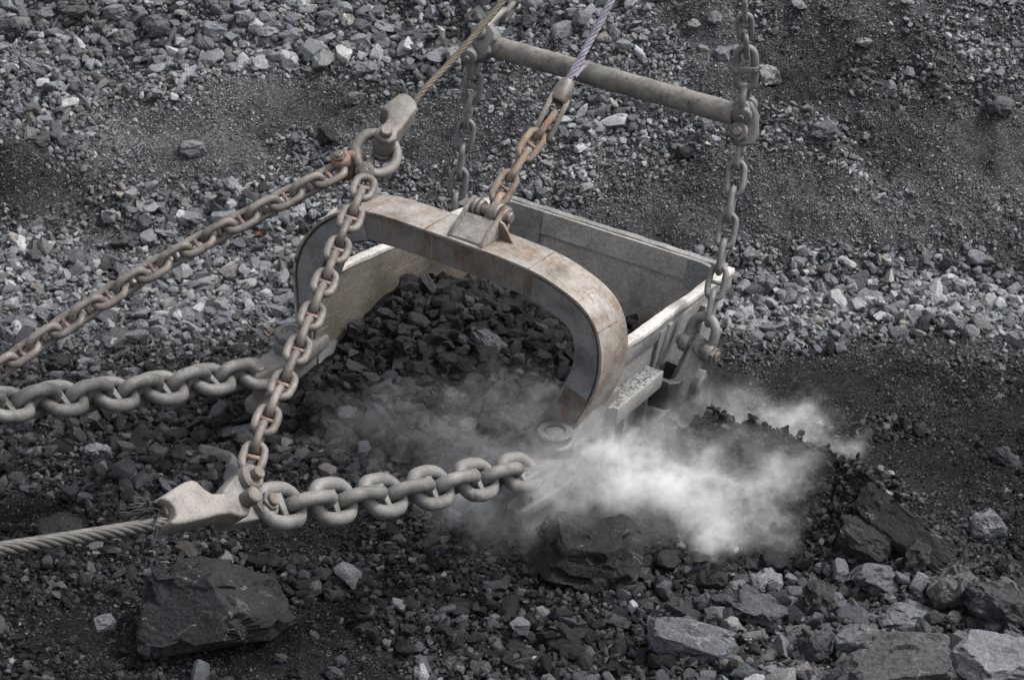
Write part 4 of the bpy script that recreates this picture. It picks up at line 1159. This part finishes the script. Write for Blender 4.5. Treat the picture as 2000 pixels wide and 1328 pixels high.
# big joining link above the right end of the bar
c0, c1 = onX(1457, 101, 1.65), onX(1456, 166, 1.65)
root = empty('joining_link', (c0 + c1) / 2, 'oblong joining link with a bolted clamp bar above the right bar end', 'chain link')
t = (c1 - c0).normalized(); cd = cam_dir(c0); nn = (cd - t * cd.dot(t)).normalized()
f = frame_from(Vector((0, 0, 0)), t, nn.cross(t))
lm = link_shape('link_body', (c1 - c0).length, 0.038, 0.245, 'hoist')
lb = link_mesh('link_body', lm, None, root, f)
bm = bmesh.new(); add_box(bm, -0.03, 0.03, -0.125, 0.125, 0.03, 0.062, 0.006, f)
cb = part('clamp_bar', bm, M['hoist'], root)
for s_ in (-1, 1):
    bm = bmesh.new(); q = f @ Vector((0, s_ * 0.095, 0.06)); add_cyl(bm, q, q + nn * 0.02, 0.018, 6, 0.003)
    part('bolt', bm, M['hoist'], cb)

# ------------------------------------------------------------------ shackles
def shackle(name, label, bow_pt, pin_pt, axis_, width, r, mat, eye=2.0, nut=True, cat='shackle', pin_r=None, pin_mat='pin'):
    """bow passes over bow_pt, pin along axis_ at pin_pt"""
    d = (bow_pt - pin_pt); L = d.length; d = d.normalized()
    ax = (axis_ - d * axis_.dot(d)).normalized()
    root = empty(name, pin_pt, label, cat)
    h = width / 2
    pts = [ax * -h]
    pts += [ax * -h * 1.03 + d * (L - h) * k / 3 for k in (1, 2)]
    for k in range(9):
        a = math.pi * k / 8
        pts.append(ax * (-h * math.cos(a)) + d * (L - h + h * math.sin(a)))
    pts += [ax * h * 1.03 + d * (L - h) * k / 3 for k in (2, 1)]
    pts.append(ax * h)
    bm = bmesh.new(); add_tube(bm, pts, r, False, 10)
    for s_ in (-1, 1):
        add_cyl(bm, ax * (s_ * h - s_ * r * 1.05), ax * (s_ * h + s_ * r * 1.05), r * eye, 20, r * 0.3)
    part('bow', bm, M[mat], root, ang=50)
    pr = pin_r or r * 0.95
    bm = bmesh.new(); add_cyl(bm, ax * -(h + r * 1.9), ax * (h + r * 2.3), pr, 16, pr * 0.2)
    pin = part('pin', bm, M[pin_mat], root)
    if nut:
        bm = bmesh.new(); add_cyl(bm, ax * (h + r * 1.1), ax * (h + r * 1.75), pr * 1.6, 6, pr * 0.1)
        part('nut', bm, M[pin_mat], pin)
    return root
CD = cam_dir(RING)
# ring
ring_n = (CD * 0.9 + Vector((0.25, 0, 0.35))).normalized()
u = (RIGHT - ring_n * RIGHT.dot(ring_n)).normalized(); v = ring_n.cross(u)
bm = bmesh.new()
add_tube(bm, [RING + (u * math.cos(a) + v * math.sin(a)) * 0.185 for a in [2 * math.pi * k / 40 for k in range(40)]], 0.047, True, 12)
for vv in bm.verts: vv.co -= RING
o = part('dump_ring', bm, M['socket']); o.parent = None; o.location = RING
tag(o, 'round forged ring joining the dump rope and both dump chains', 'ring')
shackle('shackle', 'rust-brown shackle hooking the diagonal chain to the ring', at_plane(706, 307, RING, CD), at_plane(672, 323, RING, CD), (UP * 0.8 + CD * 0.9 - RIGHT * 0.2), 0.15, 0.043, 'stud', 2.1)
shackle('shackle', 'small shackle at the bottom of the ring carrying the hanging chain', at_plane(723, 316, RING, CD), at_plane(715, 336, RING, CD), (UP * 0.55 + CD * 0.9 + RIGHT * 0.1), 0.14, 0.042, 'chain', 2.1)

# ------------------------------------------------------------------ castings traced in their own planes
def casting(name, label, cat, poly_px, p0, nrm_, thick, mat, bevel, sub_label=None):
    """outline (photo pixels) laid on the plane through p0 with normal nrm_, given real thickness"""
    nrm_ = nrm_.normalized()
    uu = (RIGHT - nrm_ * RIGHT.dot(nrm_)).normalized()
    fr = frame_from(p0, uu, nrm_.cross(uu))
    inv = fr.inverted()
    pts = [(inv @ at_plane(x, y, p0, nrm_)).to_2d()[:] for x, y in poly_px]
    root = empty(name, p0, label, cat)
    bm = bmesh.new(); add_prism(bm, pts, thick, Matrix.Translation(-p0) @ fr, bevel, 3)
    body = part('body', bm, M[mat], root, sub_label, ang=50)
    return root, body, fr
def local_cyl(root, name, parent, a, b, r_, mat, n_=20, bev=0.01):
    bm = bmesh.new(); add_cyl(bm, a - root.location, b - root.location, r_, n_, bev)
    return part(name, bm, M[mat], parent)

z7 = lambda P: [(260 + x / 4, 820 + y / 4) for x, y in P]
tdir = (B(1.6, -5.0, 2.6) - PR).normalized()
def plane_normal(t, want): return (want - t * want.dot(t)).normalized()
SN = plane_normal(tdir, cam_dir(PR) + RIGHT * 0.42 + UP * 0.42)
plate_px = z7([(640, 605), (700, 520), (790, 425), (840, 415), (890, 440), (900, 520), (960, 570), (1060, 590), (1100, 640), (1095, 740), (1010, 790), (800, 830), (715, 852), (650, 815)])
P_back = PR - SN * 0.10
hp, hbody, fr = casting('dump_hitch_plate', 'triangular steel plate joining drag chain, dump chain and rope socket', 'hitch plate', plate_px, P_back, SN, 0.15, 'drag', 0.02)
e3 = at_plane(517, 985, PR, SN); e2 = at_plane(489, 933, PR, SN); e1 = at_plane(462, 990, PR, SN)
for (e, r1, l1, m1) in ((e3, 0.12, 0.05, 'drag'), (e2, 0.11, 0.05, 'chain')):
    bs = local_cyl(hp, 'boss', hbody, e - SN * 0.05, e + SN * l1, r1, m1, 24, 0.02)
    local_cyl(hp, 'pin', bs, e - SN * 0.2, e + SN * (l1 + 0.07), 0.052, 'pin', 18)
local_cyl(hp, 'nut', hbody, e3 + SN * 0.05, e3 + SN * 0.085, 0.085, 'drag', 6, 0.006)

sock_px = z7([(135, 660), (250, 578), (330, 530), (385, 518), (425, 535), (480, 590), (540, 625), (640, 620), (700, 590), (760, 595), (815, 650), (842, 740), (825, 792), (770, 806), (690, 778), (600, 790), (480, 822), (330, 858), (250, 868), (212, 845), (262, 800), (250, 735), (205, 690)])
P_front = PR + SN * 0.08
sk, sbody, fr = casting('rope_socket', 'tan dusty wedge socket ending the drag rope at lower left', 'rope socket', sock_px, P_front, SN, 0.24, 'socket', 0.07)
e1 = at_plane(458, 990, P_front, SN)
local_cyl(sk, 'socket_pin', sbody, e1 - SN * 0.15, e1 + SN * 0.24, 0.066, 'pin', 20, 0.012)
bm = bmesh.new()
w0 = at_plane(313, 1000, P_front, SN) - sk.location; w1 = at_plane(345, 990, P_front, SN) - sk.location
add_tube(bm, [w0, w1], 0.06, n=8)
part('wedge', bm, M['hitch'], sbody)

z4 = lambda P: [(640 + x / 4.919, 150 + y / 4.919) for x, y in P]
dsock_px = z4([(490, 372), (560, 312), (670, 235), (720, 222), (790, 258), (842, 325), (846, 372), (790, 445), (735, 520), (655, 615), (648, 670), (585, 702), (505, 692), (448, 645), (440, 592), (478, 548), (535, 510), (560, 470), (560, 425), (540, 390)])
DP = onX(775, 235, 0.0)
DN = plane_normal((onX(820, 185, 0) - DP).normalized(), cam_dir(DP) - RIGHT * 0.12 + UP * 0.28)
dk, dbody, fr = casting('rope_socket', 'tan dusty wedge socket above the ring, holding the dump rope', 'rope socket', dsock_px, DP, DN, 0.24, 'socket', 0.07)
e = at_plane(751, 276, DP, DN)
local_cyl(dk, 'socket_pin', dbody, e - DN * 0.22, e + DN * 0.19, 0.055, 'pin', 20, 0.01)
local_cyl(dk, 'pin_collar', dbody, e - DN * 0.20, e - DN * 0.13, 0.10, 'pin', 20, 0.01)
e = at_plane(774, 226, DP, DN)
local_cyl(dk, 'cast_disc', dbody, e + DN * 0.06, e + DN * 0.108, 0.09, 'socket', 28, 0.01)

# spreader bar with its end brackets
SB0, SB1 = B(-1.52, 3.10, 2.985), B(1.52, 3.03, 2.99)
SB0, SB1 = onX(952, 88, -1.60), onX(1440, 225, 1.60)
sp = empty('spreader_bar', (SB0 + SB1) / 2, 'long dirty steel spreader bar hung between the two hoist chains', 'spreader bar')
ax = (SB1 - SB0).normalized()
bm = bmesh.new()
Lb = (SB1 - SB0).length
add_tube_lathe(bm, SB0 - sp.location, ax, [(0, 0), (0, 0.10)] + [(Lb * k / 24, 0.113 + 0.002 * math.sin(k * 2.1)) for k in range(0, 25)] + [(Lb, 0.10), (Lb, 0)], 30)
part('tube', bm, M['bar'], sp, ang=40)
def bracket(px_list, p0, nn_, eyes, th):
    nn_ = nn_.normalized(); uu = (RIGHT - nn_ * RIGHT.dot(nn_)).normalized()
    fr = frame_from(p0, uu, nn_.cross(uu)); inv = fr.inverted()
    pts = [(inv @ at_plane(x, y, p0, nn_)).to_2d()[:] for x, y in px_list]
    bm = bmesh.new(); add_prism(bm, pts, th, Matrix.Translation(-sp.location) @ fr, 0.015, 2)
    br = part('end_bracket', bm, M['hoist'], sp, ang=50)
    for (ex, ey, r_) in eyes:
        e = at_plane(ex, ey, p0, nn_)
        bs = local_cyl(sp, 'eye', br, e - nn_ * (th / 2 + 0.05), e + nn_ * (th / 2 + 0.055), r_, 'hoist', 22, 0.012)
        local_cyl(sp, 'pin', bs, e - nn_ * (th / 2 + 0.09), e + nn_ * (th / 2 + 0.10), r_ * 0.48, 'pin', 14, 0.006)
NB = (BY * -0.85 + BX * 0.25 + BZ * 0.42)
bracket([(1421, 232), (1430, 206), (1446, 193), (1470, 200), (1480, 225), (1480, 262), (1470, 283), (1446, 287), (1431, 266)], (EYE_R1 + EYE_R2) / 2, NB, [(1451, 214, 0.092), (1447, 258, 0.092)], 0.16)
bracket([(926, 88), (944, 54), (962, 50), (972, 66), (972, 80), (962, 90), (962, 104), (950, 116), (934, 124), (922, 112)], (EYE_L1 + EYE_L2) / 2, NB + BX * -0.2, [(921, 100, 0.088), (944, 65, 0.080)], 0.16)
shackle('shackle', 'grey shackle in the upper eye of the right bar end', onX(1455, 172, 1.65), EYE_R1, NB, 0.22, 0.036, 'hoist', 2.6, nut=False)
shackle('shackle', 'grey shackle in the lower eye of the right bar end', onX(1449, 297, 1.66), EYE_R2, NB, 0.20, 0.034, 'hoist', 2.6, nut=False)
shackle('shackle', 'grey shackle in the lower eye of the left bar end', onX(925, 150, -1.66), EYE_L2, NB, 0.20, 0.034, 'hoist', 2.6, nut=False)
shackle('shackle', 'grey shackle in the upper eye of the left bar end, beside the rope', onX(984, 25, -1.65), EYE_L1, NB + BX * 0.2, 0.20, 0.036, 'hoist', 2.3, nut=False)
shackle('shackle', 'bolted shackle at the top edge above the left bar end', onX(982, 38, -1.65), onX(1008, 6, -1.65), NB + BX * 0.1, 0.15, 0.034, 'hoist', 1.7)
# trunnion link bar and shackle on the right side of the bucket
TB0, TB1 = B(1.80, 1.83, 0.68), B(1.88, 2.03, 1.04)
tl = empty('trunnion_bar', TB0, 'flat steel bar standing in the right trunnion pocket', 'link bar')
bm = bmesh.new(); d = (TB1 - TB0).normalized(); tn = (BX * 0.60 - BY * 0.80); tn = (tn - d * tn.dot(d)).normalized()
fr = frame_from(Vector((0, 0, 0)), d, tn.cross(d)); Lt = (TB1 - TB0).length
add_prism(bm, [(-0.10, -0.085), (Lt, -0.085), (Lt + 0.06, -0.06), (Lt + 0.085, 0), (Lt + 0.06, 0.06), (Lt, 0.085), (-0.10, 0.085)], 0.15, fr, 0.012)
part('bar', bm, M['wall_out'], tl)
bm = bmesh.new(); q = d * (Lt * 0.93); s_ = tn.cross(d); add_cyl(bm, q - tn * 0.1, q + tn * 0.1, 0.075, 20); part('eye', bm, M['hoist'], tl)
sh_axis = (BX * 0.80 - BY * 0.20 - BZ * 0.1)
shackle('shackle', 'large grey shackle holding the right hoist chain to the trunnion bar', B(1.92, 2.10, 1.31), B(1.885, 1.98, 1.02), BX, 0.27, 0.05, 'hoist', 1.9, pin_r=0.055)

# open socket between rusty chain and purple rope
OS0, OS1 = onX(1066, 250, 0.30), onX(1110, 158, 0.30)
d = (OS1 - OS0).normalized(); Lo = (OS1 - OS0).length
osk = empty('open_rope_socket', OS0, 'brown rusty open socket ending the purple rope', 'rope socket')
side = d.cross(cam_dir(OS0)).normalized()
bm = bmesh.new(); add_tube_lathe(bm, d * (Lo * 0.54), d, [(0, 0), (0, 0.098), (0.02, 0.108), (Lo * 0.2, 0.100), (Lo * 0.44, 0.072), (Lo * 0.47, 0.06), (Lo * 0.47, 0)], 24)
part('barrel', bm, M['pin'], osk, 'rusty tapered barrel')
for s_ in (-1, 1):
    bm = bmesh.new(); fr = frame_from(side * (s_ * 0.078), d, cam_dir(OS0))
    add_prism(bm, [(-0.12, -0.05), (-0.07, -0.075), (Lo * 0.64, -0.07), (Lo * 0.64, 0.07), (-0.07, 0.075), (-0.12, 0.05)], 0.05, fr, 0.008)
    part('fork_arm', bm, M['pin'], osk)
bm = bmesh.new(); add_cyl(bm, side * -0.13 + d * -0.08, side * 0.13 + d * -0.08, 0.032, 16); part('pin', bm, M['pin'], osk)

# ------------------------------------------------------------------ ropes
def rope(name, label, pts, R, mat, strands=6, lay=0.5, cat='wire rope', fr=0.5):
    path = resample(catmull(pts, 6) if len(pts) > 2 else pts, 1)
    L = sum((b - a).length for a, b in zip(pts, pts[1:]))
    n_ = max(24, int(L / lay * 14))
    path = resample(catmull(pts, 8) if len(pts) > 2 else pts, n_)
    root = empty(name, path[0], label, cat)
    t0 = (path[1] - path[0]).normalized()
    nn_ = t0.orthogonal().normalized()
    for s_ in range(strands):
        q = []
        nv = nn_
        for i, p in enumerate(path):
            t = (path[min(i + 1, n_)] - path[max(i - 1, 0)]).normalized()
            nv = (nv - t * nv.dot(t)).normalized()
            a = 2 * math.pi * (s_ / strands + L * i / n_ / lay)
            q.append(p - path[0] + (nv * math.cos(a) + t.cross(nv) * math.sin(a)) * R * 0.64)
        bm = bmesh.new(); add_tube(bm, q, R * 0.40, False, 7)
        part('strand', bm, M[mat], root, ang=80)
    bm = bmesh.new(); add_tube(bm, [p - path[0] for p in path[::4] + [path[-1]]], R * 0.45, False, 8)
    part('core', bm, M[mat], root, ang=80)
    return root
def frayed(parent_root, at_, dir_, n_, length, spread, mat='wire'):
    rr = random.Random(int(length * 1000))
    for k in range(n_):
        a = at_ - parent_root.location + Vector((rr.gauss(0, 0.02), rr.gauss(0, 0.02), rr.gauss(0, 0.02)))
        dd = (dir_ + Vector((rr.gauss(0, spread), rr.gauss(0, spread), rr.gauss(0, spread)))).normalized()
        q = [a]; 
        for i in range(5):
            dd = (dd + Vector((rr.gauss(0, 0.18), rr.gauss(0, 0.18), rr.gauss(0, 0.18) - 0.03))).normalized()
            q.append(q[-1] + dd * length * rr.uniform(0.7, 1.1) / 5)
        bm = bmesh.new(); add_tube(bm, q, 0.006, False, 5)
        part('frayed_wire', bm, M[mat], parent_root, ang=80)
drag_rope = rope('wire_rope', 'thick grey twisted drag rope entering at the left edge', [at_plane(338, 1015, P_front, SN), onX(320, 1021, 1.66), onX(0, 1072, 1.66), onX(-170, 1098, 1.66)], 0.052, 'rope_grey', lay=0.62)
frayed(drag_rope, at_plane(318, 994, P_front, SN), (at_plane(280, 998, P_front, SN) - at_plane(318, 992, P_front, SN)).normalized(), 26, 0.34, 0.32)
dump_rope = rope('wire_rope', 'thin brown twisted dump rope running up past the left bar end', [onX(800, 216, 0.0), onX(825, 180, 0.0), onX(900, 100, 0.0), onX(985, 0, 0.0), onX(1040, -70, 0.0)], 0.031, 'rope', lay=0.42)
frayed(dump_rope, at_plane(787, 196, DP, DN), (at_plane(776, 172, DP, DN) - at_plane(787, 196, DP, DN)).normalized(), 16, 0.17, 0.30)
pr = rope('rope', 'faded purple rope rising from the open socket past the spreader bar', [OS1 - d * 0.05, onX(1115, 148, 0.30), onX(1150, 85, 0.30), onX(1197, -6, 0.30), onX(1230, -75, 0.30)], 0.036, 'rope_purple', lay=0.32, cat='rope', strands=5)
bm = bmesh.new(); a0 = onX(1118, 150, 0.30) - pr.location
add_tube(bm, [a0 + RIGHT * 0.02, onX(1130, 135, 0.30) - pr.location + RIGHT * 0.03, onX(1141, 120, 0.30) - pr.location + RIGHT * 0.05], 0.024, False, 8, rfun=lambda t: 1 - 0.4 * t)
part('rope_tail', bm, M['rope_purple'], pr)

# ------------------------------------------------------------------ fallen leaves
for (px, py, label) in ((503, 468, 'orange dead leaf on the rocks beside the diagonal chain'), (336, 657, 'orange dead leaf above the left drag chain'), (528, 657, 'brown-orange leaf left of the left hitch pin')):
    p, t = hit(px, py)
    bm = bmesh.new()
    pts = [(0, -0.045), (0.022, -0.02), (0.028, 0.012), (0.012, 0.04), (0, 0.055), (-0.014, 0.036), (-0.026, 0.01), (-0.02, -0.022)]
    c_ = bm.verts.new((0, 0, 0.006))
    vv = [bm.verts.new((x, y, 0.012 * math.sin(x * 90 + y * 40))) for x, y in pts]
    for i in range(len(vv)): bm.faces.new((c_, vv[i], vv[(i + 1) % len(vv)]))
    bmesh.ops.solidify(bm, geom=list(bm.faces), thickness=0.002)
    o = part('fallen_leaf', bm, M['leaf']); o.parent = None
    o.location = p + Vector((0, 0, 0.07)); o.rotation_euler = (0.5, 0.15, random.uniform(0, 6)); o.scale = (1.1, 1.1, 1.1)
    tag(o, label, 'leaf', 'fallen orange leaves')

# ------------------------------------------------------------------ dust kicked up beside the right cheek
BLOBS = [  # photo px, py, height above the floor (m), radius (m), density
 (1265, 925, 0.62, 0.40, 4.2), (1340, 950, 0.50, 0.38, 5.0), (1180, 905, 0.66, 0.34, 4.2), (1385, 1025, 0.36, 0.30, 5.0), (1455, 972, 0.42, 0.32, 4.0),
 (1530, 950, 0.45, 0.27, 4.4), (1600, 940, 0.45, 0.21, 4.0), (1100, 910, 0.66, 0.30, 2.6), (1240, 985, 0.45, 0.32, 2.2), (1490, 825, 0.55, 0.26, 4.0), (1570, 850, 0.52, 0.24, 4.6), (1635, 885, 0.45, 0.19, 4.4),
 (1415, 805, 0.55, 0.26, 3.0), (1340, 830, 0.45, 0.24, 1.6), (1020, 880, 0.75, 0.34, 1.6), (1060, 950, 0.74, 0.32, 2.0), (900, 850, 0.75, 0.42, 0.85), (770, 835, 0.70, 0.40, 0.6),
 (1000, 760, 0.80, 0.36, 0.75), (660, 830, 0.55, 0.34, 0.5), (930, 985, 0.45, 0.40, 1.3), (1060, 800, 0.75, 0.30, 1.2), (1480, 1040, 0.25, 0.26, 2.0), (1390, 1075, 0.20, 0.20, 3.6), (1420, 900, 0.95, 0.30, 0.9), (1540, 895, 0.85, 0.26, 0.8), (1000, 1040, 0.15, 0.34, 1.0),
]
m = bpy.data.materials.new('airborne_dust'); m.use_nodes = True
n, l = m.node_tree.nodes, m.node_tree.links
n.clear()
out = n.new('ShaderNodeOutputMaterial'); pv = n.new('ShaderNodeVolumePrincipled')
l.new(pv.outputs[0], out.inputs['Volume'])
pv.inputs['Color'].default_value = (0.90, 0.90, 0.91, 1); pv.inputs['Anisotropy'].default_value = 0.25
tc = n.new('ShaderNodeTexCoord')
na = n.new('ShaderNodeTexNoise'); na.inputs['Scale'].default_value = 2.1; na.inputs['Detail'].default_value = 3; na.inputs['Roughness'].default_value = 0.62
l.new(tc.outputs['Object'], na.inputs['Vector'])
v1 = n.new('ShaderNodeVectorMath'); v1.operation = 'SUBTRACT'; l.new(na.outputs['Color'], v1.inputs[0]); v1.inputs[1].default_value = (0.5, 0.5, 0.5)
v2 = n.new('ShaderNodeVectorMath'); v2.operation = 'SCALE'; l.new(v1.outputs[0], v2.inputs[0]); v2.inputs['Scale'].default_value = 1.0
v3 = n.new('ShaderNodeVectorMath'); v3.operation = 'ADD'; l.new(tc.outputs['Object'], v3.inputs[0]); l.new(v2.outputs[0], v3.inputs[1])
DUST0 = B(2.2, 0.2, 0.5)
total = None
hb = bmesh.new()
for (px, py, z, r_, den) in BLOBS:
    c_ = at_z(px, py, z) - DUST0
    ds = n.new('ShaderNodeVectorMath'); ds.operation = 'DISTANCE'; l.new(v3.outputs[0], ds.inputs[0]); ds.inputs[1].default_value = c_
    q = mathn(n, l, 'MULTIPLY', ds.outputs['Value'], 1 / (r_ * 0.85))
    q = mathn(n, l, 'MULTIPLY', q, q)
    q = mathn(n, l, 'POWER', 0.3679, q)
    q = mathn(n, l, 'MULTIPLY', q, den * 0.50)
    total = q if total is None else mathn(n, l, 'ADD', total, q)
    bmesh.ops.create_icosphere(hb, subdivisions=2, radius=r_ * 2.0 + 0.12, matrix=Matrix.Translation(c_))
mpd = n.new('ShaderNodeMapping'); mpd.inputs['Rotation'].default_value = (0, rad(25), rad(20)); mpd.inputs['Scale'].default_value = (0.6, 1.2, 1.5)
l.new(v3.outputs[0], mpd.inputs[0])
nb = noisen(n, l, mpd.outputs[0], 2.7, 5, 0.66)
nb = ramp(n, nb, l, [(0.40, 0.0), (0.66, 1.0)])
den = mathn(n, l, 'MULTIPLY', total, mathn(n, l, 'ADD', mathn(n, l, 'MULTIPLY', nb, 1.8), 0.12))
den = mathn(n, l, 'MAXIMUM', mathn(n, l, 'SUBTRACT', den, 0.03), 0.0)
l.new(den, pv.inputs['Density'])
cloud = [v.co.copy() for v in hb.verts]
hb.free(); hb = bmesh.new()
for c_ in cloud: hb.verts.new(c_)
o_ = bmesh.ops.convex_hull(hb, input=list(hb.verts))
bmesh.ops.delete(hb, geom=[v for v in hb.verts if not v.link_faces], context='VERTS')
me = bm_mesh('dust_cloud', hb); me.materials.append(m)
dust = link_mesh('dust_cloud', me, None); dust.location = DUST0
tag(dust, 'white cloud of dust billowing beside the right cheek of the bucket', 'dust', kind='stuff')
